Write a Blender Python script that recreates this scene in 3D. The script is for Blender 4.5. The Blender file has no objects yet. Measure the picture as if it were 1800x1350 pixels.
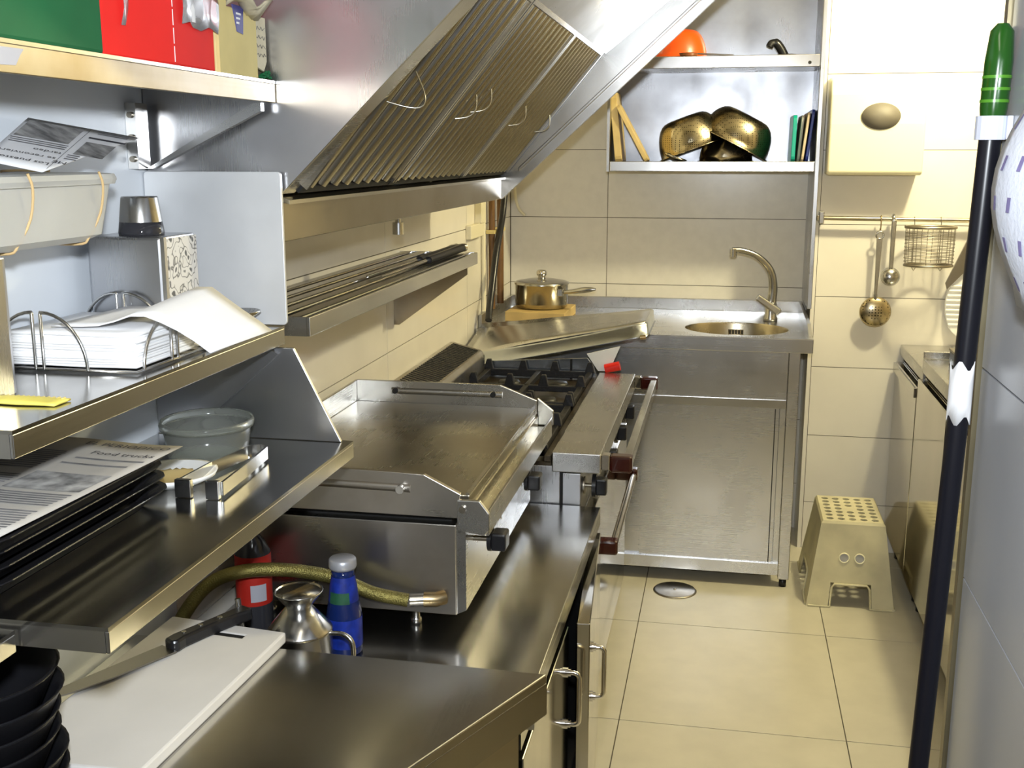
import bpy, bmesh, math, random
from mathutils import Vector, Matrix, Euler

random.seed(7)
SC = bpy.context.scene
COL = SC.collection
R = math.radians

# ------------------------------------------------------------------ camera, light, exposure
cam = bpy.data.cameras.new('camera')
cam_o = bpy.data.objects.new('camera', cam); COL.objects.link(cam_o)
cam_o.location = (0, 0, 1.5)
cam_o.rotation_euler = Euler((R(90 - 11.83), 0, R(10.97)), 'XYZ')
cam.sensor_width = 36.0
cam.lens = 36.0 * 1934.0 / 1800.0
cam.clip_start = 0.02
SC.camera = cam_o

w = bpy.data.worlds.new('room_air'); SC.world = w
w.use_nodes = True
w.node_tree.nodes['Background'].inputs['Color'].default_value = (0.9, 0.95, 1.0, 1)
w.node_tree.nodes['Background'].inputs['Strength'].default_value = 0.05

SC.view_settings.view_transform = 'Standard'
SC.view_settings.look = 'None'
SC.view_settings.gamma = 1.0
SC.view_settings.use_curve_mapping = False
SC.view_settings.exposure = 0.45

def light(name, typ, loc, power, col, **kw):
    l = bpy.data.lights.new(name, typ)
    l.energy = power; l.color = col
    for k, v in kw.items(): setattr(l, k, v)
    o = bpy.data.objects.new(name, l); COL.objects.link(o); o.location = loc
    return o
# warm kitchen ceiling lamp over the right-hand side
light('ceiling_lamp_light', 'POINT', (0.84, 3.50, 2.22), 68.0, (1.0, 0.895, 0.545), shadow_soft_size=0.05)
# the photographer's on-camera flash, a little above the lens (cool)
fl = light('camera_flash', 'SPOT', (0.0, 0.02, 1.63), 85.0, (0.88, 0.94, 1.0), shadow_soft_size=0.03, spot_size=R(95), spot_blend=0.6)
fl.rotation_euler = Euler((R(90 - 6), 0, R(10.97)), 'XYZ')
# added fill light above the passage, for ambient and reflections; no tube is there
t = light('passage_fill_light', 'AREA', (-0.2, 0.2, 2.32), 4.0, (1.0, 0.92, 0.75), shape='RECTANGLE', size=0.2, size_y=1.2)

# ------------------------------------------------------------------ materials
MATS = {}
def _nodes(name):
    m = bpy.data.materials.new(name); m.use_nodes = True
    nt = m.node_tree
    return m, nt, nt.nodes['Principled BSDF']
def _coord(nt, scale=(1, 1, 1)):
    tc = nt.nodes.new('ShaderNodeTexCoord'); mp = nt.nodes.new('ShaderNodeMapping')
    mp.inputs['Scale'].default_value = scale
    nt.links.new(tc.outputs['Object'], mp.inputs['Vector'])
    return mp
def _noise(nt, vec, scale, detail=3):
    n = nt.nodes.new('ShaderNodeTexNoise'); n.inputs['Scale'].default_value = scale; n.inputs['Detail'].default_value = detail
    nt.links.new(vec.outputs[0], n.inputs['Vector'])
    return n
def _ramp(nt, fac, stops):
    r = nt.nodes.new('ShaderNodeValToRGB'); nt.links.new(fac, r.inputs['Fac'])
    el = r.color_ramp.elements
    while len(el) < len(stops): el.new(0.5)
    for e, (p, c) in zip(el, stops):
        e.position = p; e.color = (c[0], c[1], c[2], 1)
    return r
def _range(nt, fac, a, b, lo=0.3, hi=0.7):
    r = nt.nodes.new('ShaderNodeMapRange'); nt.links.new(fac, r.inputs['Value'])
    for i, v in enumerate((lo, hi, a, b)): r.inputs[i + 1].default_value = v
    return r
def mat(name, col, rough=0.5, metal=0.0, var=0.0, vscale=6.0, bump=0.0, bscale=60.0, trans=0.0, ior=1.45, coat=0.0, vcol=None):
    m, nt, b = _nodes(name)
    b.inputs['Base Color'].default_value = (*col, 1)
    b.inputs['Roughness'].default_value = rough
    b.inputs['Metallic'].default_value = metal
    b.inputs['Transmission Weight'].default_value = trans
    b.inputs['IOR'].default_value = ior
    b.inputs['Coat Weight'].default_value = coat
    if var > 0:
        n = _noise(nt, _coord(nt), vscale, 4)
        c2 = vcol if vcol else tuple(min(1, c * (1 - var)) for c in col)
        r = _ramp(nt, n.outputs['Fac'], [(0.3, col), (0.7, c2)])
        nt.links.new(r.outputs['Color'], b.inputs['Base Color'])
    if bump > 0:
        n = _noise(nt, _coord(nt), bscale, 3)
        bp = nt.nodes.new('ShaderNodeBump'); bp.inputs['Strength'].default_value = bump; bp.inputs['Distance'].default_value = 0.002
        nt.links.new(n.outputs['Fac'], bp.inputs['Height']); nt.links.new(bp.outputs['Normal'], b.inputs['Normal'])
    MATS[name] = m
    return m
def steel(name, col=(0.62, 0.60, 0.57), rough=0.28, grain=(3, 300, 300), smudge=0.10, brush=0.06, dirt=0.25, dscale=5.0, dirtcol=None):
    m, nt, b = _nodes(name)
    b.inputs['Metallic'].default_value = 1.0
    big = _noise(nt, _coord(nt), dscale, 5)
    dc = dirtcol if dirtcol else tuple(c * (1 - dirt) for c in col)
    r = _ramp(nt, big.outputs['Fac'], [(0.35, col), (0.72, dc)])
    nt.links.new(r.outputs['Color'], b.inputs['Base Color'])
    fine = _noise(nt, _coord(nt, tuple(g_*3.0 if g_ > 20 else g_*0.6 for g_ in grain)), 1.0, 1)
    rr = _range(nt, big.outputs['Fac'], rough - smudge * 0.5, rough + smudge)
    rf = _range(nt, fine.outputs['Fac'], -0.012, 0.012)
    ad = nt.nodes.new('ShaderNodeMath'); ad.operation = 'ADD'; ad.use_clamp = True
    nt.links.new(rr.outputs[0], ad.inputs[0]); nt.links.new(rf.outputs[0], ad.inputs[1])
    nt.links.new(ad.outputs[0], b.inputs['Roughness'])
    bp = nt.nodes.new('ShaderNodeBump'); bp.inputs['Strength'].default_value = brush * 0.05; bp.inputs['Distance'].default_value = 0.0002
    nt.links.new(fine.outputs['Fac'], bp.inputs['Height']); nt.links.new(bp.outputs['Normal'], b.inputs['Normal'])
    MATS[name] = m
    return m

steel('steel', (0.60, 0.595, 0.585), 0.25, (300, 3, 300), smudge=0.06, dirt=0.13)
steel('steel_counter', (0.52, 0.515, 0.50), 0.19, (200, 4, 200), smudge=0.07, brush=0.05, dirt=0.12)
steel('steel_shelf', (0.50, 0.495, 0.48), 0.15, (220, 4, 220), smudge=0.06, brush=0.04, dirt=0.2)
steel('steel_lip', (0.60, 0.59, 0.57), 0.22, (220, 4, 220), smudge=0.05, dirt=0.14, dscale=6)
steel('steel_sheet', (0.52, 0.525, 0.545), 0.28, (300, 300, 4), smudge=0.08, brush=0.05, dirt=0.15, dscale=4)
steel('steel_hood', (0.55, 0.545, 0.555), 0.27, (260, 260, 5), smudge=0.10, brush=0.05, dirt=0.2, dscale=5)
steel('steel_filter', (0.60, 0.58, 0.54), 0.19, (5, 260, 5), smudge=0.06, brush=0.03, dirt=0.4, dscale=5, dirtcol=(0.42, 0.385, 0.31))
steel('steel_mirror', (0.60, 0.58, 0.54), 0.09, (200, 200, 3), smudge=0.06, brush=0.012, dirt=0.12)
steel('steel_front', (0.58, 0.575, 0.575), 0.25, (3, 300, 300), smudge=0.05, brush=0.03, dirt=0.10, dscale=5)
steel('steel_griddle', (0.50, 0.48, 0.42), 0.27, (120, 6, 120), smudge=0.08, brush=0.03, dirt=0.15, dscale=5, dirtcol=(0.42, 0.38, 0.30))
steel('steel_worn', (0.54, 0.52, 0.49), 0.30, (8, 200, 200), smudge=0.12, brush=0.05, dirt=0.35, dscale=6, dirtcol=(0.36, 0.32, 0.26))
steel('steel_pan', (0.56, 0.50, 0.37), 0.22, (60, 60, 60), smudge=0.08, brush=0.02, dirt=0.25, dscale=10)
steel('steel_stain_dimmed', (0.20, 0.155, 0.085), 0.36, (220, 4, 220), smudge=0.06, dirt=0.2, dscale=7, dirtcol=(0.33, 0.30, 0.25))  # brown stain, its colour darkened further against the bright reflected wall light
steel('steel_brown', (0.42, 0.37, 0.29), 0.20, (220, 4, 220), smudge=0.08, dirt=0.3, dscale=4, dirtcol=(0.24, 0.20, 0.14))  # darker brown steel with random deeper-brown blotches
steel('steel_back', (0.40, 0.405, 0.43), 0.30, (300, 300, 4), smudge=0.08, brush=0.03, dirt=0.3, dscale=6)
mat('knife_steel', (0.26, 0.25, 0.23), 0.30, 1.0)
steel('zinc', (0.56, 0.60, 0.66), 0.20, (10, 60, 60), smudge=0.06, brush=0.02, dirt=0.15, dscale=8)
mat('chrome', (0.72, 0.70, 0.67), 0.10, 1.0)
mat('chrome_soft', (0.58, 0.575, 0.56), 0.20, 1.0, var=0.2, vscale=20)
mat('wire', (0.30, 0.27, 0.22), 0.35, 1.0)
mat('brass_hose', (0.30, 0.26, 0.08), 0.38, 0.8, var=0.4, vscale=30, bump=0.8, bscale=420)
mat('brass', (0.45, 0.38, 0.24), 0.32, 1.0, var=0.3, vscale=60, vcol=(0.42, 0.28, 0.12))
mat('copper_pipe', (0.20, 0.105, 0.04), 0.5, 0.35, var=0.35, vscale=14)
mat('iron', (0.018, 0.017, 0.017), 0.45, 0.3, var=0.3, vscale=25, bump=0.4, bscale=120)
mat('grease', (0.022, 0.017, 0.012), 0.28, 0.3, var=0.6, vscale=22, vcol=(0.055, 0.040, 0.020), bump=0.3, bscale=90)
mat('black_plastic', (0.012, 0.012, 0.014), 0.28)
mat('black_gloss', (0.010, 0.010, 0.012), 0.30, ior=1.25)
mat('black_matt', (0.006, 0.006, 0.006), 0.8)
mat('bakelite', (0.038, 0.006, 0.004), 0.12, coat=0.6)
mat('red_plastic', (0.62, 0.015, 0.008), 0.3)
mat('wall_tile', (0.74, 0.70, 0.62), 0.16, var=0.05, vscale=9)
mat('nook_tile', (0.72, 0.69, 0.63), 0.22, var=0.06, vscale=30)
mat('floor_tile', (0.54, 0.50, 0.39), 0.34, var=0.10, vscale=11, bump=0.05, bscale=30)
mat('grout', (0.10, 0.085, 0.06), 0.9)
mat('white_sheet', (0.66, 0.70, 0.75), 0.35, var=0.06, vscale=5)
mat('white_panel', (0.72, 0.73, 0.74), 0.35, 0.35, var=0.15, vscale=7)
mat('doorway_tile', (0.40, 0.415, 0.45), 0.25, var=0.08, vscale=5)
mat('pan_steel', (0.50, 0.465, 0.385), 0.18, 1.0, var=0.25, vscale=12)
mat('rail_metal', (0.50, 0.44, 0.32), 0.28, 1.0, var=0.2, vscale=20)
mat('ceiling_paint', (0.75, 0.72, 0.66), 0.9)
mat('wall_paint', (0.48, 0.42, 0.33), 0.9)
mat('paper', (0.86, 0.86, 0.87), 0.85, var=0.03, vscale=40)
mat('newsprint', (0.42, 0.40, 0.37), 0.9, var=0.15, vscale=15)
mat('newsprint_cool', (0.70, 0.71, 0.74), 0.9, var=0.06, vscale=15)
mat('ink', (0.045, 0.045, 0.055), 0.8)
mat('ink_grey', (0.22, 0.22, 0.235), 0.8, var=0.55, vscale=45)
mat('ink_photo', (0.06, 0.06, 0.065), 0.8, var=0.5, vscale=40, vcol=(0.42, 0.42, 0.42))
mat('green_card', (0.004, 0.115, 0.036), 0.7, var=0.25, vscale=8)
mat('red_card', (0.80, 0.012, 0.010), 0.6, var=0.12, vscale=9)
mat('yellow_card', (0.66, 0.55, 0.23), 0.6, var=0.12, vscale=18)
mat('torn_card', (0.62, 0.56, 0.40), 0.8, var=0.25, vscale=30)
mat('bottle_red', (0.42, 0.018, 0.010), 0.5, var=0.2, vscale=40)
mat('label_grey', (0.36, 0.36, 0.40), 0.5)
mat('label_blue', (0.06, 0.06, 0.22), 0.5)
mat('label_white', (0.75, 0.75, 0.76), 0.4)
mat('clear_film', (0.9, 0.9, 0.92), 0.08, trans=0.85)
mat('clear_plastic', (0.92, 0.91, 0.86), 0.28, trans=0.6, ior=1.15, var=0.08, vscale=10)
mat('tub_plastic', (0.92, 0.95, 0.88), 0.14, trans=0.92, ior=1.2)
mat('rubber_band', (0.60, 0.42, 0.20), 0.6)
mat('sugar_paper', (0.75, 0.64, 0.13), 0.5, var=0.15, vscale=60)
mat('white_plastic', (0.80, 0.80, 0.78), 0.3)
mat('board_white', (0.74, 0.71, 0.67), 0.5, var=0.06, vscale=12)
mat('cream_plastic', (0.66, 0.60, 0.38), 0.42, var=0.16, vscale=7, vcol=(0.44, 0.40, 0.26))
mat('cream_casing', (0.80, 0.75, 0.52), 0.35)
mat('window_smoke', (0.13, 0.115, 0.09), 0.55)
mat('wood', (0.62, 0.44, 0.17), 0.55, var=0.25, vscale=14)
mat('wood_pale', (0.66, 0.50, 0.22), 0.5, var=0.2, vscale=18)
mat('orange_enamel', (0.82, 0.10, 0.01), 0.3)
mat('brown_lid', (0.20, 0.06, 0.015), 0.35)
mat('teal_plastic', (0.0, 0.26, 0.20), 0.35)
mat('blue_plastic', (0.015, 0.035, 0.25), 0.35)
mat('beige_plastic', (0.50, 0.40, 0.28), 0.45)
mat('grey_plastic', (0.36, 0.35, 0.33), 0.45)
mat('green_grip', (0.012, 0.075, 0.006), 0.2, coat=0.3)
mat('green_ring', (0.08, 0.26, 0.02), 0.3)
mat('pole_black', (0.006, 0.006, 0.010), 0.30)
mat('clip_white', (0.62, 0.65, 0.75), 0.35)
mat('cloth', (0.66, 0.69, 0.78), 0.9, var=0.06, vscale=10, bump=0.3, bscale=200)
mat('cloth_mark', (0.22, 0.19, 0.38), 0.9, var=0.3, vscale=50)
mat('blue_glass', (0.008, 0.022, 0.12), 0.10, trans=0.2)
mat('blue_label', (0.010, 0.035, 0.34), 0.4, var=0.6, vscale=60)
mat('green_label', (0.02, 0.10, 0.05), 0.4, var=0.3, vscale=60)
mat('cap_grey', (0.45, 0.46, 0.50), 0.35, 0.5)
mat('dark_glass', (0.03, 0.03, 0.035), 0.06)
mat('hook_wire', (0.66, 0.64, 0.58), 0.25, 1.0)
mat('cable_white', (0.72, 0.66, 0.48), 0.45)
mat('tape', (0.62, 0.50, 0.20), 0.5)
mat('lamp_glass', (0.9, 0.85, 0.7), 0.3)
mat('trim_metal', (0.26, 0.22, 0.13), 0.35, 0.7, var=0.3, vscale=10)

def perforated(name, col, rough, scale, metal=1.0):
    m, nt, b = _nodes(name)
    b.inputs['Metallic'].default_value = metal; b.inputs['Roughness'].default_value = rough
    v = nt.nodes.new('ShaderNodeTexVoronoi'); v.inputs['Scale'].default_value = scale; v.inputs['Randomness'].default_value = 0.15
    nt.links.new(_coord(nt).outputs[0], v.inputs['Vector'])
    r = _ramp(nt, v.outputs['Distance'], [(0.24, tuple(c * 0.12 for c in col)), (0.30, col)])
    nt.links.new(r.outputs['Color'], b.inputs['Base Color'])
    MATS[name] = m
perforated('colander_steel', (0.46, 0.40, 0.27), 0.22, 130)
def doodle(name):
    m, nt, b = _nodes(name)
    n = _noise(nt, _coord(nt), 55, 1)
    r = _ramp(nt, n.outputs['Fac'], [(0.0, (0.72, 0.70, 0.66)), (0.455, (0.72, 0.70, 0.66)), (0.485, (0.05, 0.05, 0.05)), (0.515, (0.72, 0.70, 0.66)), (0.62, (0.74, 0.72, 0.68)), (0.66, (0.10, 0.10, 0.10))])
    nt.links.new(r.outputs['Color'], b.inputs['Base Color']); b.inputs['Roughness'].default_value = 0.5
    MATS[name] = m
doodle('doodle_print')

# ------------------------------------------------------------------ mesh helpers
class MB:
    def __init__(s): s.v = []; s.f = []; s.sm = []
    def mark(s): return len(s.v)
    def add(s, vs, fs, smooth=False):
        n = len(s.v); s.v += [tuple(p) for p in vs]
        s.f += [tuple(i + n for i in f) for f in fs]; s.sm += [smooth] * len(fs)
        return s
    def box(s, x0, x1, y0, y1, z0, z1):
        x0, x1 = sorted((x0, x1)); y0, y1 = sorted((y0, y1)); z0, z1 = sorted((z0, z1))
        return s.add([(x0,y0,z0),(x1,y0,z0),(x1,y1,z0),(x0,y1,z0),(x0,y0,z1),(x1,y0,z1),(x1,y1,z1),(x0,y1,z1)],
                     [(0,3,2,1),(4,5,6,7),(0,1,5,4),(1,2,6,5),(2,3,7,6),(3,0,4,7)])
    def prism(s, poly, axis, a, b):
        # poly: 2-D points, axis 'x' -> (y,z), 'y' -> (x,z), 'z' -> (x,y)
        mk = {'x': lambda p, t: (t, p[0], p[1]), 'y': lambda p, t: (p[0], t, p[1]), 'z': lambda p, t: (p[0], p[1], t)}[axis]
        n = len(poly); A = sum(poly[i][0]*poly[(i+1)%n][1]-poly[(i+1)%n][0]*poly[i][1] for i in range(n))
        poly = list(poly) if A > 0 else list(poly)[::-1]
        if axis == 'y': poly = poly[::-1]
        if a > b: a, b = b, a
        vs = [mk(p, a) for p in poly] + [mk(p, b) for p in poly]
        fs = [tuple(range(n))[::-1], tuple(range(n, 2*n))] + [(i, (i+1) % n, n + (i+1) % n, n + i) for i in range(n)]
        return s.add(vs, fs)
    def hexa(s, bot, top):
        # bot/top: 4 points each, counter-clockwise seen from above
        return s.add(list(bot) + list(top), [(3,2,1,0),(4,5,6,7),(0,1,5,4),(1,2,6,5),(2,3,7,6),(3,0,4,7)])
    def tube(s, pts, r, n=8, cap=True, closed=False):
        pts = [Vector(p) for p in pts]; m = len(pts); rings = []
        prev = None
        for i, p in enumerate(pts):
            if closed: d = pts[(i+1) % m] - pts[(i-1) % m]
            else: d = pts[min(i+1, m-1)] - pts[max(i-1, 0)]
            d.normalize()
            if prev is None:
                u = Vector((0, 0, 1)) if abs(d.z) < 0.9 else Vector((1, 0, 0))
                u = (u - d * u.dot(d)).normalized()
            else:
                u = prev - d * prev.dot(d)
                u = u.normalized() if u.length > 1e-6 else prev
            prev = u; v = d.cross(u)
            rr = r[i] if isinstance(r, (list, tuple)) else r
            rings.append([p + (u * math.cos(2*math.pi*k/n) + v * math.sin(2*math.pi*k/n)) * rr for k in range(n)])
        vs = [q for ring in rings for q in ring]; fs = []
        last = m if closed else m - 1
        for i in range(last):
            j = (i + 1) % m
            for k in range(n):
                fs.append((i*n+k, i*n+(k+1) % n, j*n+(k+1) % n, j*n+k))
        s.add(vs, fs, True)
        if cap and not closed:
            s.add([q for q in rings[0]], [tuple(range(n))[::-1]]); s.add([q for q in rings[-1]], [tuple(range(n))])
        return s
    def lathe(s, prof, c=(0, 0, 0), n=28, sx=1.0, sy=1.0, smooth=True):
        # prof: (r, z) going round the section; open ends at r=0 are closed
        vs = []; fs = []; idx = []
        for r, z in prof:
            if r < 1e-6: idx.append((len(vs), 1)); vs.append((c[0], c[1], c[2] + z))
            else:
                idx.append((len(vs), n))
                for k in range(n):
                    a = 2*math.pi*k/n; vs.append((c[0] + r*sx*math.cos(a), c[1] + r*sy*math.sin(a), c[2] + z))
        for (a, na), (b, nb) in zip(idx, idx[1:]):
            for k in range(n):
                k2 = (k + 1) % n
                if na == 1 and nb == 1: continue
                if na == 1: fs.append((a, b + k2, b + k))
                elif nb == 1: fs.append((a + k, a + k2, b))
                else: fs.append((a + k, a + k2, b + k2, b + k))
        return s.add(vs, fs, smooth)
    def sheet(s, grid, th=0.0006):
        # grid[i][j] of points -> a thin closed sheet
        a = len(grid); b = len(grid[0]); top = []; bot = []
        for i in range(a):
            for j in range(b):
                p = Vector(grid[i][j])
                du = Vector(grid[min(i+1, a-1)][j]) - Vector(grid[max(i-1, 0)][j])
                dv = Vector(grid[i][min(j+1, b-1)]) - Vector(grid[i][max(j-1, 0)])
                nn = du.cross(dv); nn = nn.normalized() if nn.length > 1e-9 else Vector((0, 0, 1))
                top.append(p + nn * th * 0.5); bot.append(p - nn * th * 0.5)
        N = a * b; I = lambda i, j: i*b + j
        fs = []
        for i in range(a-1):
            for j in range(b-1):
                fs.append((I(i,j), I(i+1,j), I(i+1,j+1), I(i,j+1)))
                fs.append((N+I(i,j), N+I(i,j+1), N+I(i+1,j+1), N+I(i+1,j)))
        edge = [(i, 0) for i in range(a)] + [(a-1, j) for j in range(1, b)] + [(i, b-1) for i in range(a-2, -1, -1)] + [(0, j) for j in range(b-2, 0, -1)]
        for p, q in zip(edge, edge[1:] + edge[:1]): fs.append((I(*q), I(*p), N+I(*p), N+I(*q)))
        return s.add(top + bot, fs, True)
    def xf(s, M, start=0):
        for i in range(start, len(s.v)): s.v[i] = tuple(M @ Vector(s.v[i]))
        return s
    def build(s, name, m, parent=None, bev=0.0, seg=2, label=None):
        me = bpy.data.meshes.new(name)
        if parent is not None:
            o0 = wloc(parent)
        else:
            xs = [p[0] for p in s.v]; ys = [p[1] for p in s.v]; zs = [p[2] for p in s.v]
            o0 = Vector(((min(xs)+max(xs))/2, (min(ys)+max(ys))/2, min(zs)))
        me.from_pydata([tuple(Vector(p) - o0) for p in s.v], [], s.f)
        me.polygons.foreach_set('use_smooth', s.sm)
        me.materials.append(MATS[m]); me.update()
        o = bpy.data.objects.new(name, me); COL.objects.link(o)
        if parent is not None: o.parent = parent
        else: o.location = o0
        if bev > 0:
            md = o.modifiers.new('bevel', 'BEVEL'); md.width = bev; md.segments = seg; md.limit_method = 'ANGLE'; md.angle_limit = R(35)
        if label: o['label'] = label
        return o
def wloc(o):
    v = Vector((0, 0, 0))
    while o is not None: v = v + o.location; o = o.parent
    return v
def tag(o, label, cat, group=None):
    o['label'] = label; o['category'] = cat
    if group: o['group'] = group
    return o
def thing(name, label, cat, loc, group=None):
    o = bpy.data.objects.new(name, None); COL.objects.link(o); o.location = loc; o.empty_display_size = 0.05
    return tag(o, label, cat, group)
def struct(o): o['kind'] = 'structure'; return o
def B(*a): return MB().box(*a)
def arc(c, r, a0, a1, n, plane='xz'):
    out = []
    for i in range(n + 1):
        a = R(a0 + (a1 - a0) * i / n); p, q = r * math.cos(a), r * math.sin(a)
        out.append({'xz': (c[0]+p, c[1], c[2]+q), 'yz': (c[0], c[1]+p, c[2]+q), 'xy': (c[0]+p, c[1]+q, c[2])}[plane])
    return out
def smooth_path(pts, k=6):
    P = [Vector(p) for p in pts]; P = [P[0]*2-P[1]] + P + [P[-1]*2-P[-2]]; out = []
    for i in range(1, len(P) - 2):
        for j in range(k):
            t = j / k
            out.append(0.5*((2*P[i]) + (P[i+1]-P[i-1])*t + (2*P[i-1]-5*P[i]+4*P[i+1]-P[i+2])*t*t + (3*P[i]-P[i-1]-3*P[i+1]+P[i+2])*t**3))
    out.append(P[-2]); return out
def rrect(x0, x1, y0, y1, r, n=4):
    out = []
    for cx, cy, a in ((x1-r, y1-r, 0), (x0+r, y1-r, 90), (x0+r, y0+r, 180), (x1-r, y0+r, 270)):
        for i in range(n + 1):
            t = R(a + 90*i/n); out.append((cx + r*math.cos(t), cy + r*math.sin(t)))
    return out
def loft(rings, cap0=True, cap1=True, smooth=False):
    m = MB(); n = len(rings[0]); vs = [p for r_ in rings for p in r_]; fs = []
    for i in range(len(rings)-1):
        for k in range(n): fs.append((i*n+k, i*n+(k+1) % n, (i+1)*n+(k+1) % n, (i+1)*n+k))
    m.add(vs, fs, smooth)
    if cap0: m.add(rings[0], [tuple(range(n))[::-1]])
    if cap1: m.add(rings[-1], [tuple(range(n))])
    return m
def text_mesh(txt, size):
    c = bpy.data.curves.new('print', 'FONT'); c.body = txt; c.size = size; c.resolution_u = 2
    o = bpy.data.objects.new('print', c); COL.objects.link(o)
    dg = bpy.context.evaluated_depsgraph_get(); dg.update()
    me = bpy.data.meshes.new_from_object(o.evaluated_get(dg))
    vs = [tuple(v.co) for v in me.vertices]; fs = [tuple(p.vertices) for p in me.polygons]
    bpy.data.objects.remove(o); bpy.data.curves.remove(c); bpy.data.meshes.remove(me)
    return vs, fs

WL = -0.865      # left wall face
YB = 4.43        # back wall of the sink recess
YR = 4.20        # back wall right of the sink
ROWS = [-0.075, 0.19, 0.455, 0.72, 0.985, 1.25, 1.515, 1.78, 2.045, 2.31, 2.575, 2.84]
G = 0.0012       # half joint

# ------------------------------------------------------------------ the room
floor = struct(B(-1.0, 2.4, -1.3, 4.6, -0.06, -0.003).build('floor', 'grout'))
xs = [-1.0, -0.826, -0.235, 0.358, 0.951, 1.544, 2.137, 2.4]; ys = [-1.3, -0.52, 0.13, 0.78, 1.43, 2.08, 2.735, 3.387, 4.04, 4.6]
for i in range(len(xs)-1):
    for j in range(len(ys)-1):
        B(xs[i]+G*1.3, xs[i+1]-G*1.3, ys[j]+G*1.3, ys[j+1]-G*1.3, -0.006, 0.0).build('floor_tile', 'floor_tile', floor)

def tiles(parent, axis, face, sign, cuts, m, zmax=2.35, off=0.0):
    for i in range(len(cuts)-1):
        for z0, z1 in zip(ROWS, ROWS[1:]):
            a, b = cuts[i]+G, cuts[i+1]-G; c, d = max(0.0, z0+off)+G, min(zmax, z1+off)-G
            if d - c < 0.01: continue
            if axis == 'x': q = B(min(face, face-sign*0.006), max(face, face-sign*0.006), a, b, c, d)
            else: q = B(a, b, min(face, face-sign*0.006), max(face, face-sign*0.006), c, d)
            q.build('wall_tile', m, parent)
wl = struct(B(-1.0, WL-0.0025, 1.562, 4.6, 0, 2.35).build('wall_left', 'grout'))
tiles(wl, 'x', WL, 1, [1.562, 1.825, 2.74, 3.655, 4.428], 'wall_tile')
wls = struct(B(-1.0, WL, -1.3, 1.562, 0, 2.35).build('wall_left_sheet', 'white_sheet'))
wb = struct(B(WL, 0.33, YB+0.0025, 4.6, 0, 2.35).build('wall_back', 'grout'))
tiles(wb, 'y', YB, -1, [-0.864, -0.470, 0.326], 'nook_tile')
wr = struct(B(0.33, 2.4, YR+0.0025, 4.6, 0, 2.35).build('wall_back_right', 'grout'))
tiles(wr, 'y', YR, -1, [0.331, 1.245, 2.16, 2.3], 'wall_tile', off=-0.003)
struct(B(0.316, 0.330, YR-0.002, YB, 0, 2.35).build('trim_1', 'wall_tile'))
struct(B(2.3, 2.4, 1.38, YR, 0, 2.35).build('wall_right', 'wall_paint'))
wn = struct(B(0.3075, 0.42, -1.3, 1.376, 0, 2.35).build('wall_doorway', 'grout'))
tiles(wn, 'x', 0.305, -1, [-1.3, 0.19, 0.68, 1.372], 'doorway_tile')
struct(B(0.300, 0.42, 1.376, 1.392, 0, 2.35).build('trim_2', 'trim_metal'))
struct(B(0.42, 2.4, 1.30, 1.38, 0, 2.35).build('wall_partition', 'wall_paint'))
struct(B(-1.0, 2.4, -1.4, -1.3, 0, 2.35).build('wall_rear', 'wall_paint'))
struct(B(-1.0, 2.4, -1.4, 4.6, 2.35, 2.45).build('ceiling', 'ceiling_paint'))

t = thing('ceiling_lamp', 'round warm ceiling lamp above the right-hand units', 'lamp', (0.84, 3.50, 2.30))
MB().lathe([(0, 0.05), (0.13, 0.05), (0.14, 0.03), (0.12, 0.0), (0, 0.0)], (0.84, 3.50, 2.298)).build('lamp_base', 'white_plastic', t)

# ------------------------------------------------------------------ near prep counter (A)
def prep_counter():
    t = thing('prep_counter', 'stainless prep counter with an angled front corner in the foreground', 'counter', (-0.55, 1.1, 0))
    top = [(-0.863, 1.432), (-0.225, 1.421), (-0.348, 1.150), (-0.50, 0.815), (-0.50, 0.55), (-0.863, 0.55)]
    MB().prism(top, 'z', 0.765, 0.78).build('worktop', 'steel_counter', t, bev=0.002)
    ap = [(-0.225, 1.421), (-0.348, 1.150), (-0.50, 0.815), (-0.50, 0.55)]
    for (a, b) in zip(ap, ap[1:]):
        d = (Vector(b) - Vector(a)).normalized(); n = Vector((-d.y, d.x)) * 0.012
        if n.x > 0: n = -n
        q = [a, b, (b[0]+n.x, b[1]+n.y), (a[0]+n.x, a[1]+n.y)]
        MB().prism(q, 'z', 0.718, 0.7655).build('apron', 'steel_counter', t)
    B(-0.85, -0.24, 1.405, 1.42, 0.70, 0.7655).build('rear_apron', 'steel', t)
    body = [(-0.855, 1.405), (-0.262, 1.400), (-0.372, 1.150), (-0.52, 0.82), (-0.52, 0.56), (-0.855, 0.56)]
    MB().prism(body, 'z', 0.10, 0.766).build('cabinet_body', 'steel_mirror', t)
    for x, y in ((-0.82, 1.37), (-0.31, 1.37), (-0.82, 0.6), (-0.56, 0.6)):
        MB().lathe([(0, 0), (0.02, 0), (0.02, 0.10), (0, 0.10)], (x, y, 0), 14).build('foot', 'chrome_soft', t)
prep_counter()

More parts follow.
